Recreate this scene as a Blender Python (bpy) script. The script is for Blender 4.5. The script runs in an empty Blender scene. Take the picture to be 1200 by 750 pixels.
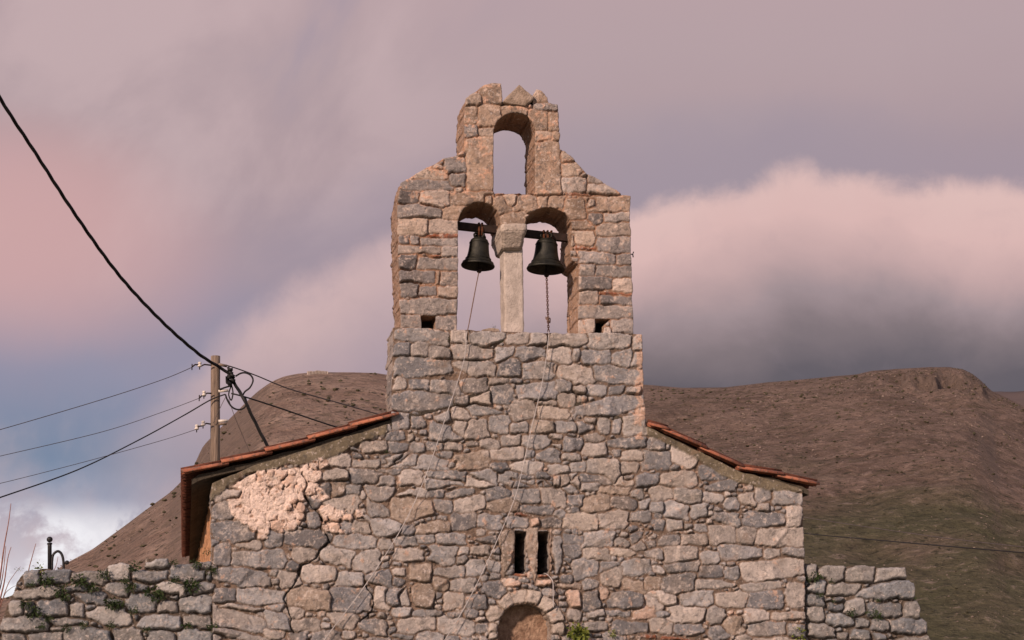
import bpy, bmesh, math, random
import numpy as np
from mathutils import Vector, Matrix, noise as mnoise

scene = bpy.context.scene
COL = scene.collection
random.seed(7)

# ------------------------------------------------------------------ camera
F = 2000.0                      # focal length in pixels of a 1200 px wide picture
CAM = np.array([0.0, -18.0, 1.6])
yc = np.array([215 - 600.0, 375 - 870.0, -2000.0]); yc /= np.linalg.norm(yc)
s_ = -0.017
zc = np.array([s_, 1.0, (-495 - 385 * s_) / 2000.0]); zc /= np.linalg.norm(zc)
xc = np.cross(yc, zc)
RW = np.array([xc, yc, zc])     # camera -> world


def ray(px, py):
    px = np.asarray(px, float); py = np.asarray(py, float)
    d = np.stack([px - 600, 375 - py, np.full(px.shape, -F)], -1)
    return d @ RW.T


def up(px, py, Y=0.0):
    """point on the plane y = Y seen at photograph pixel (px, py)"""
    d = ray(px, py)
    t = (Y - CAM[1]) / d[..., 1]
    return CAM + d * t[..., None]


def P(px, py, Y=0.0):
    return Vector(up(px, py, Y).tolist())


def azel(px, py):
    d = ray(px, py); d = d / np.linalg.norm(d)
    return math.degrees(math.atan2(d[0], d[1])), math.degrees(math.asin(d[2]))


cam = bpy.data.cameras.new("camera")
camo = bpy.data.objects.new("camera", cam); COL.objects.link(camo)
cam.sensor_width = 36; cam.lens = 36 * F / 1200
cam.clip_start = 0.1; cam.clip_end = 20000
mw = Matrix.Identity(4)
for r in range(3):
    for c in range(3):
        mw[r][c] = RW[r][c]
    mw[r][3] = CAM[r]
camo.matrix_world = mw
scene.camera = camo

scene.view_settings.view_transform = 'Standard'
scene.view_settings.look = 'None'
scene.view_settings.exposure = 0.13
scene.view_settings.gamma = 1.0

# ------------------------------------------------------------------ sun and sky
SUN_EL, SUN_AZ = math.radians(24), math.radians(44)     # azimuth: to the left of straight behind the camera
sun = bpy.data.lights.new("sun", 'SUN')
sun.energy = 4.0; sun.angle = math.radians(4); sun.color = (1.0, 0.72, 0.56)
suno = bpy.data.objects.new("sun", sun); COL.objects.link(suno)
sdir = Vector((-math.sin(SUN_AZ) * math.cos(SUN_EL), -math.cos(SUN_AZ) * math.cos(SUN_EL), math.sin(SUN_EL)))
suno.rotation_euler = sdir.to_track_quat('Z', 'Y').to_euler()
suno.location = (-10, -25, 12)

world = bpy.data.worlds.new("World"); scene.world = world
world.use_nodes = True
WT = world.node_tree; WN = WT.nodes; WL = WT.links
WN.clear()


class G:
    """small helper for node graphs"""
    def __init__(s, tree): s.t = tree
    def n(s, kind, **kw):
        nd = s.t.nodes.new(kind)
        for k, v in kw.items(): setattr(nd, k, v)
        return nd
    def put(s, sock, v):
        if isinstance(v, bpy.types.NodeSocket): s.t.links.new(v, sock)
        elif v is not None: sock.default_value = v
    def m(s, op, a, b=None, c=None, clamp=False):
        nd = s.n('ShaderNodeMath', operation=op, use_clamp=clamp)
        s.put(nd.inputs[0], a); s.put(nd.inputs[1], b); s.put(nd.inputs[2], c)
        return nd.outputs[0]
    def sm(s, x, a, b):
        nd = s.n('ShaderNodeMapRange', interpolation_type='SMOOTHSTEP')
        s.put(nd.inputs[0], x); s.put(nd.inputs[1], a); s.put(nd.inputs[2], b)
        nd.inputs[3].default_value = 0; nd.inputs[4].default_value = 1
        return nd.outputs[0]
    def mix(s, f, a, b, mode='MIX'):
        nd = s.n('ShaderNodeMix', data_type='RGBA', blend_type=mode)
        s.put(nd.inputs[0], f)
        for sock, v in ((nd.inputs[6], a), (nd.inputs[7], b)):
            if isinstance(v, tuple): v = (*v, 1) if len(v) == 3 else v
            s.put(sock, v)
        return nd.outputs[2]
    def noise(s, vec, scale, detail=4, rough=0.55, dist=0.0):
        nd = s.n('ShaderNodeTexNoise')
        s.put(nd.inputs['Vector'], vec)
        nd.inputs['Scale'].default_value = scale; nd.inputs['Detail'].default_value = detail
        nd.inputs['Roughness'].default_value = rough; nd.inputs['Distortion'].default_value = dist
        return nd.outputs['Fac']
    def ramp(s, x, stops, interp='LINEAR'):
        nd = s.n('ShaderNodeValToRGB'); cr = nd.color_ramp; cr.interpolation = interp
        cr.elements[0].position = stops[0][0]; cr.elements[0].color = (*stops[0][1], 1)
        cr.elements[1].position = stops[-1][0]; cr.elements[1].color = (*stops[-1][1], 1)
        for p_, c_ in stops[1:-1]:
            e = cr.elements.new(p_); e.color = (*c_, 1)
        s.put(nd.inputs[0], x)
        return nd.outputs[0]
    def xyz(s, x, y, z=0.0):
        nd = s.n('ShaderNodeCombineXYZ')
        s.put(nd.inputs[0], x); s.put(nd.inputs[1], y); s.put(nd.inputs[2], z)
        return nd.outputs[0]


def lin(r, g, b):
    return tuple(((v / 255 + 0.055) / 1.055) ** 2.4 if v > 10 else v / 3294 for v in (r, g, b))


def build_sky():
    g = G(WT)
    tc = g.n('ShaderNodeTexCoord'); sep = g.n('ShaderNodeSeparateXYZ')
    WL.new(tc.outputs['Generated'], sep.inputs[0])
    dx, dy, dz = sep.outputs
    az = g.m('MULTIPLY', g.m('ARCTAN2', dx, dy), 180 / math.pi)
    el = g.m('MULTIPLY', g.m('ARCSINE', dz), 180 / math.pi)
    sky = g.n('ShaderNodeTexSky', sky_type='NISHITA', sun_disc=False)
    sky.sun_elevation = SUN_EL; sky.sun_rotation = math.pi + SUN_AZ
    nis = sky.outputs[0]
    STR = 0.1
    vec = g.xyz(g.m('MULTIPLY', az, 0.1), g.m('MULTIPLY', el, 0.1))
    n1 = g.noise(vec, 1.5, 6, 0.55, 0.3)
    n2 = g.noise(vec, 3.4, 7, 0.6, 0.2)
    # diagonal streak coordinates
    rot = g.n('ShaderNodeMapping'); WL.new(vec, rot.inputs[0])
    rot.inputs['Rotation'].default_value = (0, 0, math.radians(-42))
    rot2 = g.n('ShaderNodeMapping'); WL.new(rot.outputs[0], rot2.inputs[0]); rot2.inputs['Scale'].default_value = (0.95, 1.35, 1); rot = rot2
    n3 = g.noise(rot.outputs[0], 1.2, 8, 0.52, 0.35)
    E = lambda y, x=600: azel(x, y)[1] / 40.0
    e01 = g.m('DIVIDE', el, 40.0)
    e01n = g.m('ADD', e01, g.m('MULTIPLY', g.m('SUBTRACT', n1, 0.5), 0.06))
    base = g.ramp(e01n, [(0.0, lin(190, 175, 175)), (E(660, 60), lin(200, 196, 206)), (E(600, 60), lin(146, 154, 176)),
                         (E(540, 60), lin(112, 128, 153)), (E(440, 150), lin(140, 138, 158)), (E(330, 300), lin(162, 143, 152)),
                         (E(200), lin(168, 146, 150)), (E(80), lin(176, 154, 157)), (E(-60), lin(182, 157, 160)), (1.0, lin(150, 148, 170))])
    col = base
    # lavender gap to the right above the bank
    a0, e0 = azel(800, 190)
    gap = g.m('ADD', g.m('POWER', g.m('DIVIDE', g.m('SUBTRACT', az, a0), 9.0), 2.0), g.m('POWER', g.m('DIVIDE', g.m('SUBTRACT', el, e0), 2.2), 2.0))
    col = g.mix(g.m('MULTIPLY', g.sm(gap, 1.3, 0.0), 0.55), col, lin(160, 146, 155))
    # streaks
    st = g.m('MULTIPLY', g.sm(n3, 0.45, 0.64), g.sm(az, 13.0, 4.0))
    col = g.mix(g.m('MULTIPLY', st, 0.62), col, lin(196, 171, 172))
    st2 = g.m('MULTIPLY', g.sm(n3, 0.5, 0.28), g.sm(az, 14.0, 4.0))
    col = g.mix(g.m('MULTIPLY', st2, 0.55), col, lin(146, 136, 154))
    # salmon glow on the far left
    a0, e0 = azel(10, 270)
    bl = g.m('ADD', g.m('POWER', g.m('DIVIDE', g.m('SUBTRACT', az, a0), 6.5), 2.0), g.m('POWER', g.m('DIVIDE', g.m('SUBTRACT', el, e0), 3.6), 2.0))
    bl = g.m('ADD', bl, g.m('MULTIPLY', g.m('SUBTRACT', n3, 0.5), 1.3))
    col = g.mix(g.m('MULTIPLY', g.sm(bl, 1.6, -0.2), 0.72), col, lin(210, 164, 160))
    # bright low cloud in the lower left
    wl = g.m('MULTIPLY', g.sm(n2, 0.43, 0.55), g.sm(el, 7.9, 6.6))
    wl = g.m('MULTIPLY', wl, g.sm(az, 4.0, -1.0))
    col = g.mix(wl, col, lin(240, 238, 242))
    wb = g.m('MULTIPLY', g.m('MULTIPLY', g.sm(n2, 0.50, 0.66), g.sm(el, 9.5, 7.5)), g.sm(az, 6.0, 0.0))
    col = g.mix(g.m('MULTIPLY', wb, 0.25), col, lin(178, 178, 192))
    # the big cloud bank
    fc = g.n('ShaderNodeFloatCurve')
    pts = [(-200, 640), (60, 520), (200, 440), (290, 352), (380, 300), (460, 266), (600, 252), (740, 240), (820, 221), (870, 212), (905, 199), (935, 194), (975, 203), (1040, 203), (1120, 207), (1250, 212)]
    cm = fc.mapping; cu = cm.curves[0]
    q = []
    for (x, y) in pts:
        a, e = azel(x, y); q.append(((a + 30) / 90, e / 40))
    q = [(0.0, 0.05)] + q + [(1.0, 0.30)]
    cu.points[0].location = q[0]; cu.points[1].location = q[-1]
    for p_ in q[1:-1]: cu.points.new(*p_)
    cm.update()
    WL.new(g.m('DIVIDE', g.m('ADD', az, 30.0), 90.0, clamp=True), fc.inputs['Value'])
    topv = g.m('MULTIPLY', fc.outputs[0], 40.0)
    n4 = g.noise(vec, 6.0, 9, 0.62, 0.5)
    wob = g.m('ADD', g.m('MULTIPLY', g.m('SUBTRACT', n2, 0.5), 1.6), g.m('MULTIPLY', g.m('SUBTRACT', n4, 0.5), 1.0))
    dep = g.m('ADD', g.m('SUBTRACT', topv, el), wob)
    soft = g.m('ADD', 0.8, g.m('MULTIPLY', g.sm(az, 12.0, 4.0), 0.9))
    mask = g.sm(dep, -0.25, soft)
    dep2 = g.m('ADD', g.m('SUBTRACT', topv, el), g.m('MULTIPLY', g.m('SUBTRACT', n1, 0.5), 3.6))
    right = g.ramp(g.m('DIVIDE', dep2, 8.0), [(0.0, lin(216, 182, 176)), (0.2, lin(212, 176, 171)), (0.38, lin(190, 159, 157)), (0.53, lin(156, 136, 138)),
                                             (0.66, lin(124, 109, 111)), (0.80, lin(96, 86, 91)), (1.0, lin(82, 76, 84))])
    left = g.ramp(g.m('DIVIDE', dep2, 8.0), [(0.0, lin(206, 175, 173)), (0.25, lin(194, 166, 166)), (0.55, lin(166, 146, 154)), (0.8, lin(146, 136, 152)), (1.0, lin(134, 136, 156))])
    bank = g.mix(g.sm(az, 8.5, 14.0), left, right)
    bank = g.mix(g.m('MULTIPLY', g.m('MULTIPLY', g.sm(n4, 0.48, 0.75), g.sm(dep2, 4.0, 1.0)), 0.15), bank, lin(214, 182, 178))
    sh = g.m('MULTIPLY', g.sm(n4, 0.5, 0.3), 0.08)
    bank = g.mix(g.m('ABSOLUTE', sh), bank, lin(150, 132, 140))
    above = g.m('MULTIPLY', g.m('MULTIPLY', g.sm(dep, -3.2, -0.3), g.m('SUBTRACT', 1.0, mask)), g.sm(az, 0.5, 4.0))
    col = g.mix(g.m('MULTIPLY', above, 0.55), col, lin(152, 138, 150))
    mask = g.m('MULTIPLY', mask, g.sm(az, -5.0, 3.5))
    col = g.mix(mask, col, bank)
    # the afterglow side of the sky, behind the photographer
    back = g.m('MULTIPLY', g.sm(dy, 0.1, -0.5), g.sm(dz, 0.9, 0.0))
    col = g.mix(g.m('MULTIPLY', back, 0.8), col, lin(186, 176, 182))
    sc = g.n('ShaderNodeVectorMath', operation='SCALE'); WL.new(col, sc.inputs[0]); sc.inputs['Scale'].default_value = 1.0 / STR
    fin = g.mix(0.955, nis, sc.outputs[0])
    bg = g.n('ShaderNodeBackground'); WL.new(fin, bg.inputs[0]); bg.inputs[1].default_value = STR
    out = g.n('ShaderNodeOutputWorld'); WL.new(bg.outputs[0], out.inputs[0])


build_sky()
world.cycles.sampling_method = 'MANUAL'
world.cycles.sample_map_resolution = 512

# ------------------------------------------------------------------ helpers
def tag(o, label=None, cat=None, group=None, kind=None):
    if label: o['label'] = label
    if cat: o['category'] = cat
    if group: o['group'] = group
    if kind: o['kind'] = kind
    return o


def empty(name, loc):
    o = bpy.data.objects.new(name, None); COL.objects.link(o)
    o.location = loc; o.empty_display_size = 0.2
    return o


def link(name, me, mat, parent=None):
    o = bpy.data.objects.new(name, me); COL.objects.link(o)
    if mat: me.materials.append(mat)
    if parent is not None:
        o.parent = parent
        # every mesh is written in world coordinates: undo the parents' offset
        off = Vector(); q = parent
        while q is not None:
            off += Vector(q.location); q = q.parent
        o.location = -off
    return o


def fast_mesh(name, V, Fq, smooth=True, cols=None):
    """V (n,3), Fq (m,4) quads or (m,3) tris"""
    me = bpy.data.meshes.new(name)
    V = np.ascontiguousarray(V, np.float32); Fq = np.ascontiguousarray(Fq, np.int32)
    k = Fq.shape[1]
    me.vertices.add(len(V)); me.vertices.foreach_set('co', V.ravel())
    me.loops.add(Fq.size); me.loops.foreach_set('vertex_index', Fq.ravel())
    me.polygons.add(len(Fq))
    me.polygons.foreach_set('loop_start', np.arange(0, Fq.size, k, dtype=np.int32))
    me.polygons.foreach_set('loop_total', np.full(len(Fq), k, np.int32))
    me.polygons.foreach_set('use_smooth', np.full(len(Fq), smooth, bool))
    if cols is not None:
        at = me.color_attributes.new('Col', 'FLOAT_COLOR', 'POINT')
        at.data.foreach_set('color', np.ascontiguousarray(cols, np.float32).ravel())
    me.update(); me.validate()
    return me


def hash2(ix, iy, seed):
    h = (ix.astype(np.int64) * 374761393 + iy.astype(np.int64) * 668265263 + seed * 1442695041) & 0xFFFFFFFF
    h = ((h ^ (h >> 13)) * 1274126177) & 0xFFFFFFFF
    h = h ^ (h >> 16)
    return (h & 0xFFFF) / 65535.0


def vnoise(x, y, seed):
    ix = np.floor(x); iy = np.floor(y); fx = x - ix; fy = y - iy
    fx = fx * fx * fx * (fx * (fx * 6 - 15) + 10); fy = fy * fy * fy * (fy * (fy * 6 - 15) + 10)
    a = hash2(ix, iy, seed); b = hash2(ix + 1, iy, seed); c = hash2(ix, iy + 1, seed); d = hash2(ix + 1, iy + 1, seed)
    return (a * (1 - fx) + b * fx) * (1 - fy) + (c * (1 - fx) + d * fx) * fy * 1.0


def fbm(x, y, scale, octv=4, seed=0, rough=0.5):
    """about -1..1"""
    t = np.zeros(np.broadcast(x, y).shape); amp = 1.0; tot = 0.0; fr = 1.0 / scale
    for o in range(octv):
        ca, sa = math.cos(o * 0.9), math.sin(o * 0.9)
        t += amp * (vnoise((x * ca - y * sa) * fr + 17.3 * o, (x * sa + y * ca) * fr + 9.1 * o, seed + o) * 2 - 1)
        tot += amp; amp *= rough; fr *= 2.03
    return t / tot * 1.4


def poly_sdf(X, Y, poly):
    poly = np.array(poly, float); n = len(poly)
    d = np.full(X.shape, 1e9); s = np.zeros(X.shape, bool)
    for i in range(n):
        x0, y0 = poly[i]; x1, y1 = poly[(i + 1) % n]
        ex, ey = x1 - x0, y1 - y0
        t = np.clip(((X - x0) * ex + (Y - y0) * ey) / max(ex * ex + ey * ey, 1e-9), 0, 1)
        d = np.minimum(d, (X - x0 - t * ex) ** 2 + (Y - y0 - t * ey) ** 2)
        if y0 != y1:
            c = ((y0 <= Y) & (y1 > Y)) | ((y1 <= Y) & (y0 > Y))
            s ^= c & (X < x0 + (Y - y0) / (y1 - y0) * ex)
    d = np.sqrt(d)
    return np.where(s, -d, d)


def line_dist(X, Y, pts):
    d = np.full(X.shape, 1e9)
    for (x0, y0), (x1, y1) in zip(pts[:-1], pts[1:]):
        ex, ey = x1 - x0, y1 - y0
        t = np.clip(((X - x0) * ex + (Y - y0) * ey) / max(ex * ex + ey * ey, 1e-9), 0, 1)
        d = np.minimum(d, (X - x0 - t * ex) ** 2 + (Y - y0 - t * ey) ** 2)
    return np.sqrt(d)


# ------------------------------------------------------------------ materials
def new_mat(name):
    m = bpy.data.materials.new(name); m.use_nodes = True
    m.node_tree.nodes.clear()
    g = G(m.node_tree)
    out = g.n('ShaderNodeOutputMaterial'); b = g.n('ShaderNodeBsdfPrincipled')
    m.node_tree.links.new(b.outputs[0], out.inputs[0])
    tc = g.n('ShaderNodeTexCoord')
    return m, g, b, tc.outputs['Object']


def bump(g, b, h, dist, strength=1.0):
    bp = g.n('ShaderNodeBump'); bp.inputs['Distance'].default_value = dist; bp.inputs['Strength'].default_value = strength
    g.put(bp.inputs['Height'], h); g.put(b.inputs['Normal'], bp.outputs[0])


def stone_mat(name, warm=(1, 1, 1), lichen=0.5, stain=0.4):
    m, g, b, co = new_mat(name)
    at = g.n('ShaderNodeAttribute', attribute_name='Col')
    n1 = g.noise(co, 9, 5, 0.6); n2 = g.noise(co, 38, 6, 0.7); n3 = g.noise(co, 5.0, 6, 0.65, 0.6); n4 = g.noise(co, 17, 6, 0.65, 0.5)
    c = g.mix(1.0, at.outputs['Color'], (*warm, 1), 'MULTIPLY')
    f = g.m('ADD', 0.22, g.m('ADD', g.m('MULTIPLY', n2, 1.15), g.m('MULTIPLY', n1, 0.45)))
    c = g.mix(1.0, c, g.xyz(f, f, f), 'MULTIPLY')
    spr = g.n('ShaderNodeSeparateXYZ'); g.put(spr.inputs[0], at.outputs['Vector']); keep = g.sm(spr.outputs[0], 0.66, 0.55)
    c = g.mix(g.m('MULTIPLY', g.m('MULTIPLY', g.sm(n4, 0.52, 0.64), keep), lichen), c, (0.10, 0.098, 0.10))       # dark lichen
    c = g.mix(g.m('MULTIPLY', g.m('MULTIPLY', g.sm(n3, 0.58, 0.70), keep), stain), c, (0.30, 0.205, 0.145))        # brown staining
    n5 = g.noise(co, 26, 5, 0.65, 0.4)
    c = g.mix(g.m('MULTIPLY', g.sm(n5, 0.56, 0.66), 0.7), c, (0.62, 0.555, 0.51))           # pale crust
    g.put(b.inputs['Base Color'], c); b.inputs['Roughness'].default_value = 0.93
    b.inputs['Specular IOR Level'].default_value = 0.2
    n6 = g.noise(co, 110, 4, 0.7)
    bump(g, b, g.m('ADD', g.m('MULTIPLY', n2, 1.0), g.m('MULTIPLY', n6, 0.5)), 0.022, 1.0)
    return m


def simple_mat(name, c0, c1, scale=8, rough=0.8, bd=0.01, metal=0.0, detail=5, bscale=None, spec=0.3):
    m, g, b, co = new_mat(name)
    n = g.noise(co, scale, detail, 0.6, 0.2); nb = g.noise(co, bscale or scale * 4, 5, 0.6)
    c = g.mix(g.sm(n, 0.3, 0.7), c0, c1)
    g.put(b.inputs['Base Color'], c); b.inputs['Roughness'].default_value = rough; b.inputs['Metallic'].default_value = metal
    b.inputs['Specular IOR Level'].default_value = spec
    if bd: bump(g, b, nb, bd)
    return m


M_STONE = stone_mat('rubble_stone')
M_GABLE = stone_mat('dressed_stone', (1.12, 1.02, 0.95), 0.55, 0.6)
M_DRY = stone_mat('dry_wall_stone', (0.80, 0.86, 0.90), 0.45, 0.15)
M_MARBLE = simple_mat('pale_column_stone', (0.38, 0.335, 0.30), (0.56, 0.50, 0.455), 9, 0.85, 0.012, bscale=60)
M_CAP = simple_mat('capital_stone', (0.38, 0.33, 0.29), (0.54, 0.47, 0.41), 14, 0.9, 0.02, bscale=40)
M_LOOSE = simple_mat('brown_stone', (0.24, 0.185, 0.14), (0.40, 0.32, 0.26), 12, 0.92, 0.02, bscale=45)
M_OCHRE = simple_mat('ochre_plaster', (0.30, 0.15, 0.07), (0.62, 0.34, 0.19), 5, 0.95, 0.05, bscale=16)
M_NICHE = simple_mat('niche_plaster', (0.20, 0.125, 0.085), (0.44, 0.31, 0.225), 9, 0.95, 0.03, bscale=30)
M_TILE = simple_mat('terracotta', (0.24, 0.085, 0.045), (0.44, 0.18, 0.105), 9, 0.85, 0.01, bscale=50)
M_EAVE = simple_mat('shaded_terracotta', (0.075, 0.03, 0.02), (0.17, 0.06, 0.038), 9, 0.9, 0.02, bscale=40)  # terracotta with the shade under the eave put into its colour
def tile_mat(name, c0, c1):
    m, g, b, co = new_mat(name)
    n = g.noise(co, 4, 5, 0.6); n2 = g.noise(co, 22, 6, 0.65, 0.3); n3 = g.noise(co, 60, 5, 0.6)
    c = g.mix(g.sm(n, 0.35, 0.65), c0, c1)
    c = g.mix(g.m('MULTIPLY', g.sm(n2, 0.50, 0.62), 0.75), c, (0.10, 0.075, 0.06))
    c = g.mix(g.m('MULTIPLY', g.sm(n3, 0.58, 0.68), 0.5), c, (0.42, 0.30, 0.22))
    g.put(b.inputs['Base Color'], c); b.inputs['Roughness'].default_value = 0.92
    bump(g, b, n2, 0.02)
    return m


M_TILE = tile_mat('weathered_terracotta', (0.27, 0.09, 0.05), (0.42, 0.16, 0.09))
M_BED = simple_mat('shaded_roof_mortar', (0.045, 0.038, 0.03), (0.085, 0.072, 0.055), 6, 0.95, 0.03, bscale=25)  # mortar darkened so the colour carries the soffit's shade
M_BRONZE = simple_mat('bronze_patina', (0.012, 0.013, 0.011), (0.034, 0.034, 0.027), 14, 0.55, 0.004, 0.55, bscale=60, spec=0.5)
M_RUST = simple_mat('rusty_iron', (0.05, 0.022, 0.014), (0.15, 0.06, 0.03), 30, 0.85, 0.004, 0.3, bscale=90)
M_IRON = simple_mat('dark_iron', (0.022, 0.016, 0.015), (0.05, 0.032, 0.028), 18, 0.7, 0.003, 0.5, bscale=60)
M_BLACK = simple_mat('black_paint', (0.01, 0.01, 0.012), (0.022, 0.022, 0.026), 20, 0.5, 0.002, bscale=60)
M_CABLE = simple_mat('cable_rubber', (0.008, 0.008, 0.009), (0.018, 0.017, 0.018), 20, 0.6, 0.0)
M_WIRE = simple_mat('bare_wire', (0.06, 0.05, 0.05), (0.11, 0.09, 0.09), 20, 0.6, 0.0)
M_ROPE = simple_mat('grey_cord', (0.36, 0.35, 0.35), (0.55, 0.53, 0.53), 40, 0.8, 0.0)
M_BROPE = simple_mat('brown_cord', (0.12, 0.075, 0.06), (0.22, 0.15, 0.12), 60, 0.9, 0.0)
M_CER = simple_mat('ceramic', (0.55, 0.50, 0.44), (0.70, 0.66, 0.60), 30, 0.35, 0.0, spec=0.5)
M_LEAF = simple_mat('weed_leaf', (0.016, 0.032, 0.010), (0.045, 0.075, 0.02), 30, 0.75, 0.0)
M_LEAF2 = simple_mat('young_leaf', (0.06, 0.10, 0.018), (0.20, 0.22, 0.04), 30, 0.7, 0.0)
M_TWIG = simple_mat('red_twig', (0.16, 0.065, 0.045), (0.30, 0.15, 0.12), 30, 0.7, 0.0)
M_DARK = simple_mat('hole_shade', (0.02, 0.017, 0.015), (0.05, 0.04, 0.035), 5, 1.0, 0.0)  # near-black colour standing in for shade inside the putlog holes


def wood_mat():
    m, g, b, co = new_mat('weathered_pole_wood')
    mp = g.n('ShaderNodeMapping'); g.put(mp.inputs[0], co); mp.inputs['Scale'].default_value = (14, 14, 0.9)
    n = g.noise(mp.outputs[0], 2.2, 6, 0.65, 0.3); n2 = g.noise(co, 2.0, 4)
    c = g.ramp(n, [(0.3, (0.06, 0.042, 0.032)), (0.5, (0.21, 0.155, 0.115)), (0.72, (0.36, 0.28, 0.22))])
    c = g.mix(g.m('MULTIPLY', n2, 0.5), c, (0.17, 0.14, 0.12))
    g.put(b.inputs['Base Color'], c); b.inputs['Roughness'].default_value = 0.9
    bump(g, b, n, 0.02)
    return m


M_WOOD = wood_mat()

# ------------------------------------------------------------------ tubes
def tube_np(pts, rad, seg=7, closed=False):
    pts = [Vector(p) for p in pts]; n = len(pts)
    if not hasattr(rad, '__len__'): rad = [rad] * n
    V = []; Fq = []
    up0 = Vector((0.13, 0.31, 0.94)).normalized()
    for i, p in enumerate(pts):
        if closed: t = pts[(i + 1) % n] - pts[i - 1]
        else: t = pts[min(i + 1, n - 1)] - pts[max(i - 1, 0)]
        t.normalize()
        a = t.cross(up0)
        if a.length < 1e-3: a = t.cross(Vector((1, 0, 0)))
        a.normalize(); b_ = t.cross(a)
        for k in range(seg):
            an = 2 * math.pi * k / seg
            V.append(p + (a * math.cos(an) + b_ * math.sin(an)) * rad[i])
    rng = n if closed else n - 1
    for i in range(rng):
        j = (i + 1) % n
        for k in range(seg):
            k2 = (k + 1) % seg
            Fq.append((i * seg + k, i * seg + k2, j * seg + k2, j * seg + k))
    return [tuple(v) for v in V], Fq


class MB:
    """collects shapes into one mesh"""
    def __init__(s): s.V = []; s.F = []
    def add(s, V, Fc):
        o = len(s.V); s.V += [tuple(v) for v in V]; s.F += [tuple(i + o for i in f) for f in Fc]
    def tube(s, pts, r, seg=7, closed=False, caps=True):
        V, Fc = tube_np(pts, r, seg, closed)
        if caps and not closed:
            n = len(V); Fc = Fc + [tuple(range(seg - 1, -1, -1)), tuple(range(n - seg, n))]
        s.add(V, Fc)
    def box(s, c, sx, sy, sz, M=None):
        V = [Vector((x * sx / 2, y * sy / 2, z * sz / 2)) for x in (-1, 1) for y in (-1, 1) for z in (-1, 1)]
        if M is not None: V = [M @ v for v in V]
        V = [Vector(c) + v for v in V]
        s.add(V, [(0, 1, 3, 2), (4, 6, 7, 5), (0, 4, 5, 1), (2, 3, 7, 6), (0, 2, 6, 4), (1, 5, 7, 3)])
    def lathe(s, c, prof, seg=32, M=None):
        V = []; Fc = []
        for r, z in prof:
            for k in range(seg):
                a = 2 * math.pi * k / seg
                v = Vector((r * math.cos(a), r * math.sin(a), z))
                if M is not None: v = M @ v
                V.append(Vector(c) + v)
        for i in range(len(prof) - 1):
            for k in range(seg):
                k2 = (k + 1) % seg
                Fc.append((i * seg + k, i * seg + k2, (i + 1) * seg + k2, (i + 1) * seg + k))
        s.add(V, Fc)
    def build(s, name, mat, parent=None, smooth=True):
        me = bpy.data.meshes.new(name); me.from_pydata(s.V, [], s.F)
        me.polygons.foreach_set('use_smooth', [smooth] * len(me.polygons)); me.update()
        return link(name, me, mat, parent)


def spline(pts, n=8):
    """Catmull-Rom through the points"""
    pts = [Vector(p) for p in pts]; out = []
    for i in range(len(pts) - 1):
        p0 = pts[max(i - 1, 0)]; p1 = pts[i]; p2 = pts[i + 1]; p3 = pts[min(i + 2, len(pts) - 1)]
        for k in range(n):
            t = k / n
            out.append(0.5 * ((2 * p1) + (p2 - p0) * t + (2 * p0 - 5 * p1 + 4 * p2 - p3) * t * t + (3 * p1 - p0 - 3 * p2 + p3) * t ** 3))
    out.append(pts[-1])
    return out


def rough_prism(name, poly, y0, y1, mat, parent, amp=0.012, cuts=5, seed=1, bev=0.02, world_poly=False, back=None):
    """block of stone: outline in photo pixels (at plane y0), between planes y0 and y1 (straight back, or 'back' outline)"""
    bm = bmesh.new()
    W = [Vector(p) for p in poly] if world_poly else [P(x, y, y0) for x, y in poly]
    B = [Vector((w.x, y1, w.z)) for w in W]
    if back is not None:
        B = [Vector((w.x, y1, w.z)) for w in [P(x, y, y0) for x, y in back]]
    f = [bm.verts.new(w) for w in W]; r = [bm.verts.new(w) for w in B]
    n = len(W)
    bm.faces.new(f); bm.faces.new(r[::-1])
    for i in range(n):
        j = (i + 1) % n
        bm.faces.new((f[j], f[i], r[i], r[j]))
    bmesh.ops.recalc_face_normals(bm, faces=bm.faces)
    if bev: bmesh.ops.bevel(bm, geom=list(bm.edges), offset=bev, segments=2, affect='EDGES', profile=0.6)
    bmesh.ops.triangulate(bm, faces=[q for q in bm.faces if len(q.verts) > 4])
    for _ in range(cuts):
        long = [e for e in bm.edges if e.calc_length() > 0.035]
        if not long: break
        bmesh.ops.subdivide_edges(bm, edges=long, cuts=1, use_grid_fill=True)
        bmesh.ops.triangulate(bm, faces=[q for q in bm.faces if len(q.verts) > 4])
    bm.normal_update()
    off = Vector((seed * 3.7, seed * 1.3, 0))
    mv = {}
    for v in bm.verts:
        d = mnoise.fractal(v.co * 7 + off, 1.0, 2.0, 4) * amp + mnoise.fractal(v.co * 28 + off, 1.0, 2.0, 3) * amp * 0.45
        mv[v] = v.co + v.normal * d
    for v, c in mv.items(): v.co = c
    me = bpy.data.meshes.new(name); bm.to_mesh(me); bm.free()
    me.polygons.foreach_set('use_smooth', [True] * len(me.polygons)); me.update()
    return link(name, me, mat, parent)


# ------------------------------------------------------------------ stone fields
GREYS = [(.37, .362, .365), (.29, .288, .298), (.44, .415, .40), (.21, .211, .223), (.50, .455, .425), (.33, .327, .333), (.40, .36, .33), (.27, .27, .282)]
TYPES = {'b': (.33, .135, .08), 'p': (.66, .49, .40), 'd': (.17, .165, .17), 'l': (.50, .44, .39), 'n': (.36, .295, .245), 'm': (.26, .18, .125)}
MORTAR = np.array((.205, .15, .115))


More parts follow.
